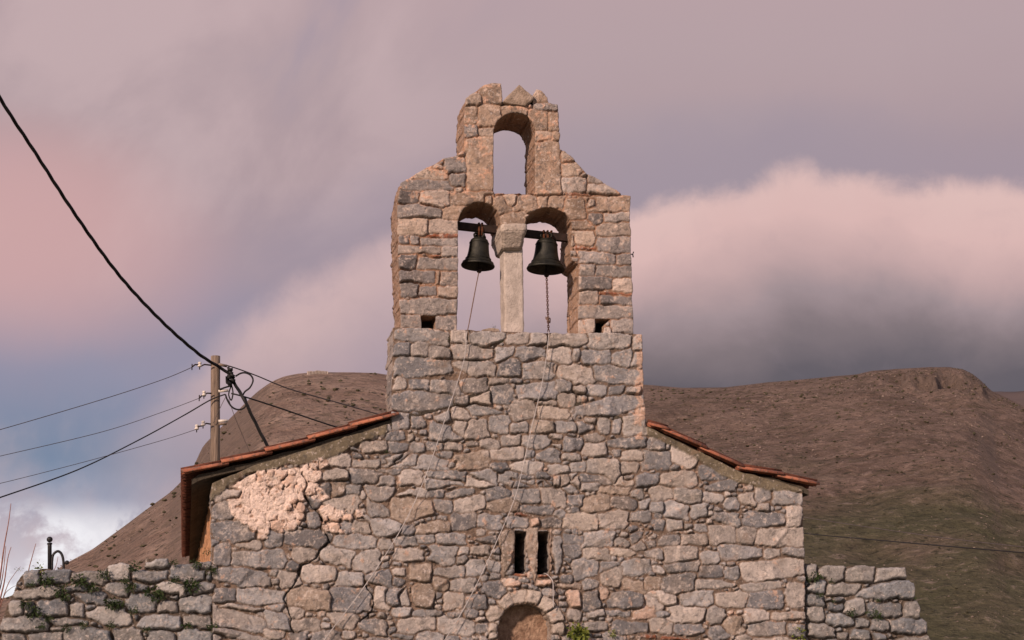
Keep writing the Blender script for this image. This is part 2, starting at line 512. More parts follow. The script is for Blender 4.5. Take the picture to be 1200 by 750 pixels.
def boxes(ox, oy, sc, txt, p=4.5):
    out = []
    for item in txt.split(';'):
        w = item.split()
        if not w: continue
        v = [float(q) for q in w[:4]]; ty = w[4] if len(w) > 4 else None
        x0, y0, x1, y1 = ox + v[0] / sc, oy + v[1] / sc, ox + v[2] / sc, oy + v[3] / sc
        rot = math.radians(float(w[5])) if len(w) > 5 else 0.0
        out.append([(x0 + x1) / 2, (y0 + y1) / 2, (x1 - x0) / 2, (y1 - y0) / 2, rot, p, ty])
    return out


def dart_fill(stones, inside, bbox, levels, rng, tries=2500, ptype=None, p=3.2):
    x0, y0, x1, y1 = bbox
    A = [(s[0], s[1], s[2], s[3]) for s in stones]
    arr = np.array(A) if A else np.zeros((0, 4))
    for b in levels:
        pts = rng.uniform((x0, y0), (x1, y1), (tries, 2))
        ok = inside(pts[:, 0], pts[:, 1]) < -b * 0.5
        for (x, y) in pts[ok]:
            asp = rng.uniform(1.15, 1.9) if ptype is None else rng.uniform(0.9, 1.3)
            if len(arr):
                qx = np.abs(arr[:, 0] - x) - arr[:, 2]; qy = np.abs(arr[:, 1] - y) - arr[:, 3]
                sd = np.maximum(qx / asp, qy)
                if sd.min() < b * 0.72: continue
            bb = b * rng.uniform(0.85, 1.15)
            stones.append([x, y, bb * asp, bb, rng.uniform(-0.22, 0.22), p, ptype])
            arr = np.vstack([arr, [x, y, bb * asp, bb]])
    return stones


def stone_field(name, bbox, outline, holes, stones, mat, parent, Y0=0.0, D=0.5, step=0.8, jd=0.022, warp=2.0, jmin=0.9, jvar=0.9,
                seed=1, ragged=1.0, facet=0.10, proud=0.008, cap=False, nback=8, override=None, pink=None, grain=0.004, reach=1.16, edge_w=1.9,
                mortar=MORTAR, edgecol=None, tight=None):
    rng = np.random.default_rng(seed)
    x0, y0, x1, y1 = bbox
    nx = int((x1 - x0) / step) + 1; ny = int((y1 - y0) / step) + 1
    gx = x0 + np.arange(nx) * step; gy = y0 + np.arange(ny) * step
    X, Y = np.meshgrid(gx, gy)
    # outline
    Xr = X + ragged * fbm(X, Y, 13, 3, seed + 50); Yr = Y + ragged * fbm(X, Y, 13, 3, seed + 60)
    sd = poly_sdf(Xr, Yr, outline)
    for h in holes: sd = np.maximum(sd, -poly_sdf(X + 0.4 * ragged * fbm(X, Y, 9, 3, seed + 70), Y + 0.4 * ragged * fbm(X, Y, 9, 3, seed + 71), h))
    # stones
    Xw = X + warp * fbm(X, Y, 15, 3, seed + 1) + 0.55 * warp * fbm(X, Y, 5, 3, seed + 3, 0.6)
    Yw = Y + warp * fbm(X, Y, 15, 3, seed + 2) + 0.55 * warp * fbm(X, Y, 5, 3, seed + 4, 0.6)
    f1 = np.full(X.shape, 9.0); lab = np.full(X.shape, -1, np.int32)
    for i, (cx, cy, a, b, rot, p, ty) in enumerate(stones):
        r = max(a, b) * 1.6 + 6
        i0 = max(int((cx - r - x0) / step), 0); i1 = min(int((cx + r - x0) / step) + 2, nx)
        j0 = max(int((cy - r - y0) / step), 0); j1 = min(int((cy + r - y0) / step) + 2, ny)
        if i1 <= i0 or j1 <= j0: continue
        dx = Xw[j0:j1, i0:i1] - cx; dy = Yw[j0:j1, i0:i1] - cy
        if rot:
            c, s = math.cos(rot), math.sin(rot); dx, dy = dx * c + dy * s, -dx * s + dy * c
        if p >= 5:
            f = ((np.abs(dx) / a) ** p + (np.abs(dy) / b) ** p) ** (1 / p)
        else:                                   # irregular polygon: jittered sides and broken corners
            f = np.zeros(dx.shape); jt = 0.16 if p > 4 else 0.24
            for th, rr in ((0, a), (math.pi / 2, b), (math.pi, a), (-math.pi / 2, b)):
                th += rng.normal(0, jt); rr *= rng.uniform(0.93, 1.08)
                f += np.maximum((dx * math.cos(th) + dy * math.sin(th)) / rr, 0) ** 11
            for sx_, sy_ in ((1, 1), (1, -1), (-1, 1), (-1, -1)):
                if rng.random() < 0.72:
                    th = math.atan2(sy_ * a, sx_ * b) + rng.normal(0, 0.22)
                    rr = (a * abs(math.cos(th)) + b * abs(math.sin(th))) * (rng.uniform(0.82, 1.0) if p > 4 else rng.uniform(0.72, 0.95))
                    f += np.maximum((dx * math.cos(th) + dy * math.sin(th)) / rr, 0) ** 11
            f = f ** (1 / 11)
        w = f1[j0:j1, i0:i1]; l = lab[j0:j1, i0:i1]
        mk = f < w
        w[mk] = f[mk]; l[mk] = i
    lab[f1 > reach] = -1
    # distance to the nearest other label
    R = int(6 / step)
    def edges(lab):
        ed = np.full(X.shape, 99.0)
        pad = np.pad(lab, R, mode='edge')
        for oj in range(-R, R + 1):
            for oi in range(-R, R + 1):
                dd = math.hypot(oi, oj)
                if dd == 0 or dd > R: continue
                sh = pad[R + oj:R + oj + ny, R + oi:R + oi + nx]
                m = sh != lab
                ed[m] = np.minimum(ed[m], dd)
        return np.minimum(ed, R) * step
    ed = edges(lab)
    # chinking: slips of stone pushed into the wider gaps
    cand = np.argwhere((lab == -1) & (ed > 1.5) & (sd < -2))
    cand = cand[np.argsort(-ed[cand[:, 0], cand[:, 1]] + rng.uniform(0, 0.6, len(cand)))][:6000]
    stones = list(stones); taken = np.zeros(X.shape, bool)
    for (cj, ci) in cand:
        if taken[cj, ci]: continue
        r = ed[cj, ci] * rng.uniform(0.9, 1.3); w = int(2.2 * r / step) + 1
        a0, a1, b0, b1 = max(cj - w, 0), min(cj + w + 1, ny), max(ci - w, 0), min(ci + w + 1, nx)
        if rng.random() < 0.25: taken[a0:a1, b0:b1] = True; continue
        dx = Xw[a0:a1, b0:b1] - Xw[cj, ci]; dy = Yw[a0:a1, b0:b1] - Yw[cj, ci]; an = rng.normal(0, 0.5)
        u_, v_ = dx * math.cos(an) + dy * math.sin(an), -dx * math.sin(an) + dy * math.cos(an)
        m = (np.abs(u_) / (1.6 * r) + np.abs(v_) / r * 0.55 < 1) & (np.abs(v_) < r) & (lab[a0:a1, b0:b1] == -1)
        lab[a0:a1, b0:b1][m] = len(stones); taken[a0:a1, b0:b1] |= (np.abs(u_) < 2.0 * r) & (np.abs(v_) < 1.4 * r)
        stones.append([X[cj, ci], Y[cj, ci], r, r, 0, 4, None])
    ed = edges(lab)
    e2 = np.pad(ed, 1, mode='edge')
    ed = (4 * ed + 2 * (e2[:-2, 1:-1] + e2[2:, 1:-1] + e2[1:-1, :-2] + e2[1:-1, 2:]) + e2[:-2, :-2] + e2[2:, 2:] + e2[:-2, 2:] + e2[2:, :-2]) / 16
    ed = np.minimum(ed, np.maximum(-sd, 0) + 1.3)
    j = jmin + jvar * (0.5 + 0.6 * fbm(X, Y, 24, 3, seed + 9))
    if tight is not None: j = j * (1 - 0.75 * tight(X, Y))
    d = np.where(lab >= 0, ed - j, -1.0)
    t = np.clip(d / edge_w, 0, 1); prof = np.sqrt(np.clip(1 - (1 - t) ** 2, 0, 1))
    stone = np.clip((d + 0.2) / 0.8, 0, 1)
    ppm = 104.0
    ns = len(stones) + 1
    li = np.where(lab >= 0, lab, ns - 1)
    sx = np.array([s[0] for s in stones] + [0.0]); sy = np.array([s[1] for s in stones] + [0.0])
    face = np.full(X.shape, 9.0)
    for k in range(3):
        gxk = rng.normal(0, facet, ns); gyk = rng.normal(0, facet, ns); off = rng.uniform(0, 0.010, ns) if k else np.zeros(ns)
        face = np.minimum(face, (gxk[li] * (X - sx[li]) + gyk[li] * (Y - sy[li])) / ppm + off[li])
    pr = rng.normal(0, proud, ns)
    for i, s in enumerate(stones):
        if s[6] == 'p': pr[i] += 0.010
        if s[6] == 'b': pr[i] -= 0.006
    face = face + pr[li] + grain * fbm(X, Y, 9, 4, seed + 11, 0.6) + 0.5 * grain * fbm(X, Y, 2.6, 2, seed + 12)
    face = np.maximum(face, -jd * 0.45)
    gap = np.clip(fbm(X, Y, 16, 4, seed + 14, 0.6) * 1.6 - 0.1, 0, 1)
    H = prof * face - (jd + 0.022 * gap) * (1 - prof) + (1 - stone) * 0.006 * fbm(X, Y, 6, 4, seed + 13, 0.6)
    # colour
    cols = np.zeros((ns, 3))
    for i in range(ns):
        c = np.array(GREYS[rng.integers(len(GREYS))])
        if i < len(stones) and stones[i][6]: c = np.array(TYPES[stones[i][6]])
        cols[i] = c * rng.uniform(0.75, 1.2)
    C = cols[li]
    blot = fbm(X, Y, 22, 4, seed + 20, 0.6)[..., None]
    C = C * (1 + 0.16 * blot)
    C = C + (np.array((.35, .29, .24)) - C) * np.clip(fbm(X, Y, 40, 4, seed + 21, 0.6) * 1.1 - 0.2, 0, 0.4)[..., None]
    # mottling of the weathered faces: grey skin broken by paler, pinker fractures
    mo = fbm(X, Y, 7, 4, seed + 24, 0.7)[..., None]
    C = C * (1 + 0.22 * np.clip(-mo, 0, 1) * -1.0) + (np.array((.60, .53, .48)) - C) * np.clip(mo * 1.6 - 0.4, 0, 0.75)
    mcol = mortar * (1 + 0.25 * fbm(X, Y, 18, 4, seed + 22))[..., None]
    C = mcol + (C - mcol) * stone[..., None]
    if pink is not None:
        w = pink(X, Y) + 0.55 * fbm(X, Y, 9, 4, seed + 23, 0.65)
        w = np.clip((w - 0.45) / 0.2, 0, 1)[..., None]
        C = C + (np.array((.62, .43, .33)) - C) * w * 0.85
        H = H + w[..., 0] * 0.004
    if override is not None: H, C = override(X, Y, H, C)
    # keep quads
    if parent is not None and name == 'bell_gable': pass
    vin = sd < 0.5 * step
    K = vin[:-1, :-1] & vin[1:, :-1] & vin[:-1, 1:] & vin[1:, 1:]
    gyd, gxd = np.gradient(sd, step)
    gl = np.sqrt(gxd ** 2 + gyd ** 2) + 1e-6
    nxo, nyo = gxd / gl, gyd / gl
    near = np.abs(sd) < 0.75 * step
    PX = np.where(near, X - sd * nxo, X); PY = np.where(near, Y - sd * nyo, Y)
    W = up(PX, PY, Y0).reshape(-1, 3); W[:, 1] = Y0 - H.ravel()
    Cf = np.concatenate([C.reshape(-1, 3), np.ones((nx * ny, 1))], 1)
    idx = np.arange(nx * ny).reshape(ny, nx)
    # image y points down: BL, BR, TR, TL
    q = np.stack([idx[1:, :-1], idx[1:, 1:], idx[:-1, 1:], idx[:-1, :-1]], -1)
    quads = q[K]
    e = np.concatenate([quads[:, [0, 1]], quads[:, [1, 2]], quads[:, [2, 3]], quads[:, [3, 0]]])
    key = np.minimum(e[:, 0], e[:, 1]).astype(np.int64) * (nx * ny) + np.maximum(e[:, 0], e[:, 1])
    u, inv, cnt = np.unique(key, return_inverse=True, return_counts=True)
    be = e[cnt[inv] == 1]
    bv = np.unique(be); pos = {int(v): k for k, v in enumerate(bv)}
    nb = len(bv)
    bx = PX.ravel()[bv]; by = PY.ravel()[bv]; onx = nxo.ravel()[bv]; ony = nyo.ravel()[bv]
    rings = []; rcols = []
    s_arc = bx * 0.6 + by
    base_c = cols
    for k in range(1, nback + 1):
        dep = D * k / nback; dp = dep * ppm
        row = np.floor(s_arc / 17 + 0.5 * vnoise(s_arc / 30, np.full(nb, 3.3), seed)); colm = np.floor(dp / 26 + hash2(row, row * 0, seed + 5))
        rnd = hash2(row, colm, seed + 6)
        disp = (rnd - 0.55) * 1.6 + 1.3 * fbm(s_arc, np.full(nb, dp), 7, 3, seed + 30)
        # the joint rows fall back
        fr = (s_arc / 17) % 1.0
        disp -= 1.6 * np.clip(1 - np.minimum(fr, 1 - fr) * 9, 0, 1)
        if k == 1: disp = disp * 0.4 - 0.4
        w = up(bx + onx * disp, by + ony * disp, Y0); w[:, 1] = Y0 + dep
        rings.append(w)
        ci = (rnd * 997).astype(int) % len(GREYS)
        cc = np.array(GREYS)[ci] * np.array((1.02, 0.92, 0.84)) * 0.95
        if edgecol is not None: cc = cc * 0.35 + np.array(edgecol) * 0.65
        rcols.append(np.concatenate([cc, np.ones((nb, 1))], 1))
    V = np.concatenate([W] + rings); CC = np.concatenate([Cf] + rcols)
    ia = np.array([pos[int(v)] for v in be[:, 0]]); ib = np.array([pos[int(v)] for v in be[:, 1]])
    N0 = nx * ny; sides = []
    pa, pb = be[:, 0], be[:, 1]
    for k in range(nback):
        na, nb_ = N0 + k * nb + ia, N0 + k * nb + ib
        sides.append(np.stack([pb, pa, na, nb_], -1)); pa, pb = na, nb_
    Q = np.concatenate([quads] + sides)
    if cap:
        WB = up(PX, PY, Y0).reshape(-1, 3); WB[:, 1] = Y0 + D + 0.3 * H.ravel()
        o = len(V); V = np.concatenate([V, WB]); CC = np.concatenate([CC, Cf])
        bq = quads[:, ::-1] + o
        Q = np.concatenate([Q, bq])
        sides2 = np.stack([pb, pa, be[:, 0] + o, be[:, 1] + o], -1)
        Q = np.concatenate([Q, sides2])
    used = np.unique(Q); remap = np.full(len(V), -1, np.int64); remap[used] = np.arange(len(used))
    me = fast_mesh(name, V[used], remap[Q], True, CC[used])
    return link(name, me, mat, parent)

# ------------------------------------------------------------------ ground and hills
def hill_mat(name, c0, c1, cg, greenlow):
    m, g, b, co = new_mat(name)
    n1 = g.noise(co, 0.012, 6, 0.6, 0.4); n2 = g.noise(co, 0.05, 7, 0.7, 0.3); n3 = g.noise(co, 0.24, 6, 0.75, 0.2)
    n4 = g.noise(co, 0.42, 4, 0.65); n5 = g.noise(co, 0.11, 6, 0.7)
    c = g.mix(g.sm(n2, 0.36, 0.64), c0, c1)
    sep = g.n('ShaderNodeSeparateXYZ'); g.put(sep.inputs[0], co)
    gz = g.m('ADD', g.sm(sep.outputs[2], greenlow, greenlow * 0.15), g.m('MULTIPLY', g.m('SUBTRACT', n1, 0.5), 2.4))
    c = g.mix(g.m('MULTIPLY', g.sm(gz, 0.3, 1.0), 0.75), c, cg)
    v = g.m('ADD', 0.12, g.m('MULTIPLY', n3, 1.75)); c = g.mix(1.0, c, g.xyz(v, v, v), 'MULTIPLY')
    c = g.mix(g.m('MULTIPLY', g.sm(n5, 0.52, 0.66), 0.45), c, (0.075, 0.07, 0.04))        # grassy streaks
    c = g.mix(g.m('MULTIPLY', g.sm(n3, 0.56, 0.66), 0.6), c, (0.34, 0.265, 0.23))        # bare pale rock
    c = g.mix(g.m('MULTIPLY', g.sm(n4, 0.44, 0.36), 0.75), c, (0.05, 0.048, 0.032))       # low scrub
    geo = g.n('ShaderNodeNewGeometry'); s2 = g.n('ShaderNodeSeparateXYZ'); g.put(s2.inputs[0], geo.outputs['True Normal'])
    c = g.mix(g.m('MULTIPLY', g.sm(s2.outputs[2], 0.86, 0.70), 0.7), c, (0.20, 0.155, 0.13))      # bare cliff
    g.put(b.inputs['Base Color'], c); b.inputs['Roughness'].default_value = 0.97; b.inputs['Specular IOR Level'].default_value = 0.1
    bump(g, b, g.m('ADD', n3, g.m('MULTIPLY', n2, 1.5)), 4.5)
    return m


def hill(name, sky, D, base_d, amp, mat, nx=420, nr=190, seed=5, rock=None):
    """radial sheet: rows from the foot (distance base_d) up to the skyline at distance D and down behind it"""
    sky = np.array(sky, float)
    pxs = np.linspace(sky[0, 0], sky[-1, 0], nx); pys = np.interp(pxs, sky[:, 0], sky[:, 1])
    k = np.array([.25, .5, .25]); pys[1:-1] = np.convolve(pys, k, 'valid')
    d = ray(pxs, pys); hd = np.hypot(d[:, 0], d[:, 1])
    ux, uy = d[:, 0] / hd, d[:, 1] / hd
    zt = CAM[2] + d[:, 2] / hd * D
    ts = np.concatenate([np.linspace(0, 1, nr), 1 + np.linspace(0.01, 0.5, 24)])
    V = np.zeros((len(ts), nx, 3))
    for r, t in enumerate(ts):
        R = base_d + (D - base_d) * t
        prof = t ** 0.92 if t <= 1 else 1 - (t - 1) * 1.2
        x = CAM[0] + ux * R; y = CAM[1] + uy * R
        f = fbm(x, y, 160, 6, seed, 0.52) + 0.35 * fbm(x, y, 45, 5, seed + 9, 0.6)
        w = min(1, 4.5 * t) * (min(1, (1 - t) * 5 + 0.12) if t <= 1 else 0.2)
        z = zt * prof + amp * f * w
        if rock is not None:
            wr = np.exp(-((pxs - rock[0]) / rock[1]) ** 2) * max(0.0, 1 - abs(t - rock[2]) / rock[3])
            z = z + 0.4 * wr * rock[4] * (np.abs(fbm(x, y * 0.35, 26, 5, seed + 3, 0.6)) - 0.35)
            rib = 0.030 * fbm(pxs, pxs * 0 + t * 60, 13, 5, seed + 7, 0.65) + 0.022 * fbm(pxs, np.full(nx, t * 400), 16, 3, seed + 8)
            ss = lambda v, a, b: (lambda q: q * q * (3 - 2 * q))(np.clip((v - a) / (b - a), 0, 1))
            st_ = ss(t, 0.45, 0.86) * (1 - ss(t + rib, 0.87, 0.945))
            z = z - np.exp(-np.abs((pxs - rock[0] - 8) / 58) ** 2.0) * 10.5 * st_ * (1 + 0.5 * fbm(x, y, 40, 4, seed + 12, 0.6))
            z = z + np.exp(-((pxs - rock[0] - 8) / 75) ** 2) * 1.3 * fbm(x, y, 14, 5, seed + 13, 0.7) * ss(t, 0.72, 0.88) * (1 - 0.8 * ss(t, 0.96, 1.0))
        V[r, :, 0] = x; V[r, :, 1] = y; V[r, :, 2] = np.maximum(z, -1.0) if t <= 1 else z
    V[0, :, 2] = -1.5
    idx = np.arange(len(ts) * nx).reshape(len(ts), nx)
    q = np.stack([idx[:-1, :-1], idx[:-1, 1:], idx[1:, 1:], idx[1:, :-1]], -1).reshape(-1, 4)
    me = fast_mesh(name, V.reshape(-1, 3), q)
    o = link(name, me, mat); o['kind'] = 'structure'
    return V[:nr]


def build_land():
    m, g, b, co = new_mat('dry_ground')
    n = g.noise(co, 0.4, 6, 0.6); n2 = g.noise(co, 3.0, 6, 0.65)
    c = g.mix(g.sm(n, 0.35, 0.65), (0.15, 0.12, 0.08), (0.09, 0.10, 0.04)); c = g.mix(g.m('MULTIPLY', n2, 0.5), c, (0.20, 0.165, 0.12))
    g.put(b.inputs['Base Color'], c); b.inputs['Roughness'].default_value = 0.95; bump(g, b, n2, 0.05)
    s = 6000
    me = fast_mesh('ground', np.array([(-s, -s, 0), (s, -s, 0), (s, s, 0), (-s, s, 0)], float), np.array([[0, 1, 2, 3]]))
    link('ground', me, m)['kind'] = 'structure'
    hm1 = hill_mat('near_hillside', (0.27, 0.19, 0.15), (0.39, 0.29, 0.235), (0.15, 0.125, 0.075), 20)
    hm2 = hill_mat('far_hillside', (0.158, 0.113, 0.090), (0.25, 0.182, 0.148), (0.08, 0.092, 0.046), 110)
    V1 = hill('hillside', [(-500, 760), (-120, 740), (0, 703), (40, 690), (75, 662), (108, 645), (150, 614), (172, 597), (200, 577), (222, 555), (229, 543), (237, 524), (255, 505), (272, 488), (288, 472),
                           (302, 459), (318, 448), (332, 442), (350, 438.5), (372, 437), (410, 437), (440, 438), (470, 443), (520, 455), (600, 490), (700, 560), (850, 700), (950, 800)], 520, 200, 4.5, hm1, seed=5)
    V2 = hill('hillside', [(330, 640), (420, 540), (520, 480), (620, 455), (700, 450), (755, 451), (800, 455), (850, 455), (900, 449), (940, 446), (980, 442), (1005, 440), (1022, 436), (1060, 433), (1090, 431),
                           (1112, 431), (1128, 433), (1140, 439), (1152, 449), (1162, 459), (1180, 467), (1200, 477), (1300, 520), (1500, 600), (1800, 700)], 880, 300, 7, hm2, seed=15, nx=520, nr=220,
              rock=(1095, 60, 0.885, 0.085, 16))
    hm3 = simple_mat('distant_hillside', (0.075, 0.06, 0.06), (0.11, 0.085, 0.08), 0.01, 0.97, 0, spec=0.1)
    hill('hillside', [(950, 560), (1100, 480), (1150, 461), (1165, 459.5), (1180, 460), (1200, 459.5), (1240, 455), (1400, 470), (1800, 600)], 1500, 700, 12, hm3, nx=150, nr=60, seed=25)

    # low scrub: thousands of small bushes on the slopes
    def scrub(name, V, count, r0, r1, mat, seed, xr, tpow):
        rng = np.random.default_rng(seed); nr, nx, _ = V.shape
        ico = bmesh.new(); bmesh.ops.create_icosphere(ico, subdivisions=1, radius=1)
        base = np.array([v.co[:] for v in ico.verts]); tri = np.array([[v.index for v in f.verts] for f in ico.faces]); ico.free()
        VV = []; TT = []; o = 0
        i = 0
        while i < count:
            a = int(rng.uniform(xr[0], xr[1]) * (nx - 1)); t = rng.uniform(0.12, 0.985); r = int(t * (nr - 1))
            p = V[r, a]
            if fbm(np.array([p[0]]), np.array([p[1]]), 70, 3, seed + 40)[0] < rng.uniform(-0.7, 0.5): continue
            s = (r0 + (r1 - r0) * rng.random() ** 3) * (t * 0.75 + 0.25)
            b_ = base * (1 + rng.normal(0, 0.24, (len(base), 1))) * np.array([s * rng.uniform(.8, 1.4), s * rng.uniform(.8, 1.4), s * rng.uniform(.45, .8)])
            VV.append(b_ + p + np.array([rng.normal(0, .6), rng.normal(0, .6), s * .15])); TT.append(tri + o); o += len(base); i += 1
        me = fast_mesh(name, np.concatenate(VV), np.concatenate(TT), False)
        link(name, me, mat)['kind'] = 'stuff'
    ms = simple_mat('scrub_leaves', (0.05, 0.048, 0.03), (0.095, 0.085, 0.055), 0.6, 0.95, 0, spec=0.1)
    mr = simple_mat('hill_rock', (0.22, 0.17, 0.14), (0.33, 0.27, 0.235), 0.6, 0.95, 0, spec=0.1)
    scrub('hill_scrub', V1, 1500, 0.12, 0.85, ms, 3, (0.33, 0.75), 1)
    scrub('hill_scrub', V2, 4000, 0.2, 0.95, ms, 4, (0.2, 0.72), 1)
    scrub('hill_rocks', V1, 1600, 0.10, 0.36, mr, 6, (0.33, 0.75), 1)
    scrub('hill_rocks', V2, 5000, 0.15, 0.6, mr, 7, (0.2, 0.72), 1)
    # ruined enclosure on the summit of the left hill
    mb = MB(); rng = random.Random(4)
    for k in range(14):
        a = P(361 + k * 1.7, 436.6, 495); mb.box((a.x, a.y, a.z - 0.6), 0.62, 0.8, 2.0 + rng.uniform(-0.3, 0.4))
    o = mb.build('ruined_wall', simple_mat('summit_stone', (0.36, 0.30, 0.26), (0.5, 0.43, 0.38), 1.5, 0.95, 0, spec=0.1), None, False)
    tag(o, 'low pale ruined wall on the flat summit of the left hill', 'ruin')


build_land()

# ------------------------------------------------------------------ the chapel
chapel = empty('stone_chapel', P(600, 870, 0) - Vector((0, 0, 1.6)))
tag(chapel, 'old rubble stone chapel with a two bell gable and terracotta roof edges', 'chapel')

C1 = (440, 80, 3.75); C2 = (440, 220, 3.75); C3 = (440, 380, 3.75); C4 = (460, 550, 3.75)
C5 = (180, 500, 3.0); C6 = (740, 450, 2.5); C7 = (0, 550, 3.75); C9 = (200, 540, 5.355)


def cv(crop, pts): return [(crop[0] + x / crop[2], crop[1] + y / crop[2]) for x, y in pts]


TOWER_BASE = boxes(*C3, """80 15 330 80;333 25 405 85;412 28 567 90;575 35 685 90;677 35 760 90;768 38 940 97;945 40 1130 105;1130 45 1176 115;1130 118 1176 180
;78 82 150 140;152 82 230 140;235 90 330 155;335 92 525 155;527 95 612 150;605 95 750 155;755 98 862 165;865 105 900 165;905 108 1035 178;1038 115 1130 180
;80 140 335 230;337 155 532 228;535 155 640 232;650 163 790 240;800 175 960 262;965 185 1172 262;785 170 803 220
;82 225 135 285;145 240 235 295;238 238 372 305;372 230 505 305;497 232 595 265;600 235 650 258;505 270 605 350;625 255 808 332;780 245 868 298;865 262 935 305;920 262 1022 312;1025 265 1095 320;1100 265 1172 320
;78 292 340 378;345 305 410 355;410 310 512 356 l;595 330 700 418;803 300 882 365;723 333 795 358 l;718 362 850 418 l;885 318 1180 400
;72 378 152 465;155 400 220 458;215 388 255 420;255 390 330 435;335 362 425 425;415 358 565 398;400 415 500 505;340 425 400 485;498 398 595 475;240 445 380 512;582 425 672 475;680 418 785 482 l;792 425 888 475;885 420 960 470;915 402 980 435;975 408 1035 485;1040 412 1085 485;1090 405 1186 490
;55 470 130 510;138 482 170 520 l;222 510 300 555;305 515 382 560;388 512 455 540;460 500 548 545;505 540 650 600;550 485 640 540;645 482 768 545;758 478 822 508;775 520 820 545;822 490 915 555;912 475 1010 522;1018 495 1195 540
;20 565 170 632;165 575 325 640;355 558 508 638 n;265 553 340 590;705 548 820 608;822 560 902 600;590 598 730 655;505 605 588 658;758 612 850 658;655 545 700 590;930 590 1075 680;1042 545 1085 585;1085 550 1190 600;855 605 930 650
;0 635 120 660;105 640 205 710;225 640 395 725;400 640 535 715;540 650 705 712;712 655 780 712;780 665 812 710;815 662 900 735;900 690 990 735;1060 660 1140 705;0 662 80 710""")
FACADE = boxes(*C4, """20 85 160 120;0 125 175 220 n;150 15 320 82;325 20 460 80;465 15 625 75;635 20 705 75;740 25 825 95;825 15 970 65;985 25 1065 72 l;915 70 1045 115 n;1045 82 1105 130;655 85 760 158;525 80 650 150;410 80 525 130;235 85 365 125;160 80 235 125;275 120 410 190;180 130 275 190
;410 125 565 185 n;565 155 705 195;770 105 840 165;835 115 960 185 n;965 115 1085 180 d;1085 130 1125 180;1135 140 1195 190;255 190 370 265 d;375 195 475 265;110 228 258 280 n;755 192 905 265 l;905 190 1040 260;1045 182 1135 235;1145 220 1200 270;0 290 115 340;195 275 325 340;105 280 185 325
;365 290 465 325;845 270 970 345;980 300 1050 340;760 285 840 330;1050 275 1160 350;0 345 135 405;160 330 285 415;845 340 960 395;955 345 1070 380 l;1115 350 1200 395;290 340 340 380;345 335 430 385;75 415 172 495 n;185 420 320 475;325 400 410 470;790 390 910 475;915 400 1000 435;1010 392 1140 465
;0 435 60 475;920 435 1010 515;255 475 370 540;0 520 75 595;90 500 190 605 n;180 470 250 530 n;1020 485 1105 535 n;1110 470 1190 535 n;225 535 310 612;840 530 915 620;905 520 955 575 p;945 530 1100 610;325 550 415 610;1115 545 1200 615;0 600 80 650;85 615 145 650;150 615 220 645;860 620 935 652;945 615 1045 648
;25 650 185 720;195 650 355 725;965 665 1125 725;830 670 945 715;700 610 765 665;705 670 770 730;0 722 90 750;240 625 300 655;1060 605 1165 655 p;425 670 465 710;425 712 460 745;770 525 830 610 p;710 500 830 522 n
;475 265 536 475 n;597 265 636 500 n;705 285 748 450;690 265 704 450 p;500 210 600 262;650 210 740 262 d;605 215 648 255 p;535 460 592 474 b;640 460 700 477 b;640 485 700 512 p;480 480 560 515 p;540 195 610 208 b""")
FACADE += boxes(*C5, """205 182 300 212 n;205 215 315 256;208 260 300 325;208 328 355 408;212 412 275 490;272 432 465 495;290 400 380 430;212 497 410 563;212 567 290 620;290 565 470 622;215 650 395 715;400 650 480 715;480 670 590 722;465 562 620 640 n;525 482 645 545;585 420 705 480;490 425 580 475
;460 362 620 422 d;630 378 790 430;212 625 400 646;215 718 400 750;640 510 735 565;628 560 780 650;600 245 725 310;585 150 685 190;690 150 825 205;690 112 805 145;800 95 920 145;730 48 828 90;830 100 940 145;540 300 590 355;545 250 590 290;770 560 830 640;790 565 900 630;700 330 770 378;590 195 620 240 d;625 195 672 245 n""")
FACADE += boxes(*C6, """320 515 508 575;412 312 498 355;455 358 500 418;365 420 505 478;320 577 440 605;455 580 510 655;388 480 440 508;442 472 508 508;265 472 388 515;340 608 445 658;250 605 340 655;145 605 240 655;335 375 450 420;362 297 410 345;228 415 312 470;100 345 172 398;125 305 205 350;78 257 190 300;200 232 280 280;30 195 118 250
;140 435 220 475;0 432 72 485;105 518 202 555;200 530 268 568;275 530 318 570;190 570 300 600;45 610 128 650;275 682 338 735 n;340 695 455 735;55 682 120 735;128 700 210 735;412 665 515 692;210 285 310 315;320 700 340 720;0 744 290 752 b;175 345 225 392;240 375 320 412;460 700 515 745;350 740 520 775;210 318 270 350;275 330 320 368""")
# voussoirs of the niche arch
NCX, NCY, NR = 615.3, 738.0, 31.0
FACADE = [q for q in FACADE if not (q[1] < NCY + 6 and math.hypot(q[0] - NCX, q[1] - NCY) < NR + 17)]
for a_, w_, h_ in ((-8, 9.5, 7), (-33, 8.5, 7.5), (-62, 10, 8.5), (14, 10, 7.5), (40, 9, 7.5), (66, 9.5, 8), (88, 8, 7), (-88, 7, 5)):
    t_ = math.radians(a_); rr = NR + h_ + 1.5
    FACADE.append([NCX + rr * math.sin(t_), NCY - rr * math.cos(t_), w_ * 1.05, h_, t_, 5.5, 'l'])

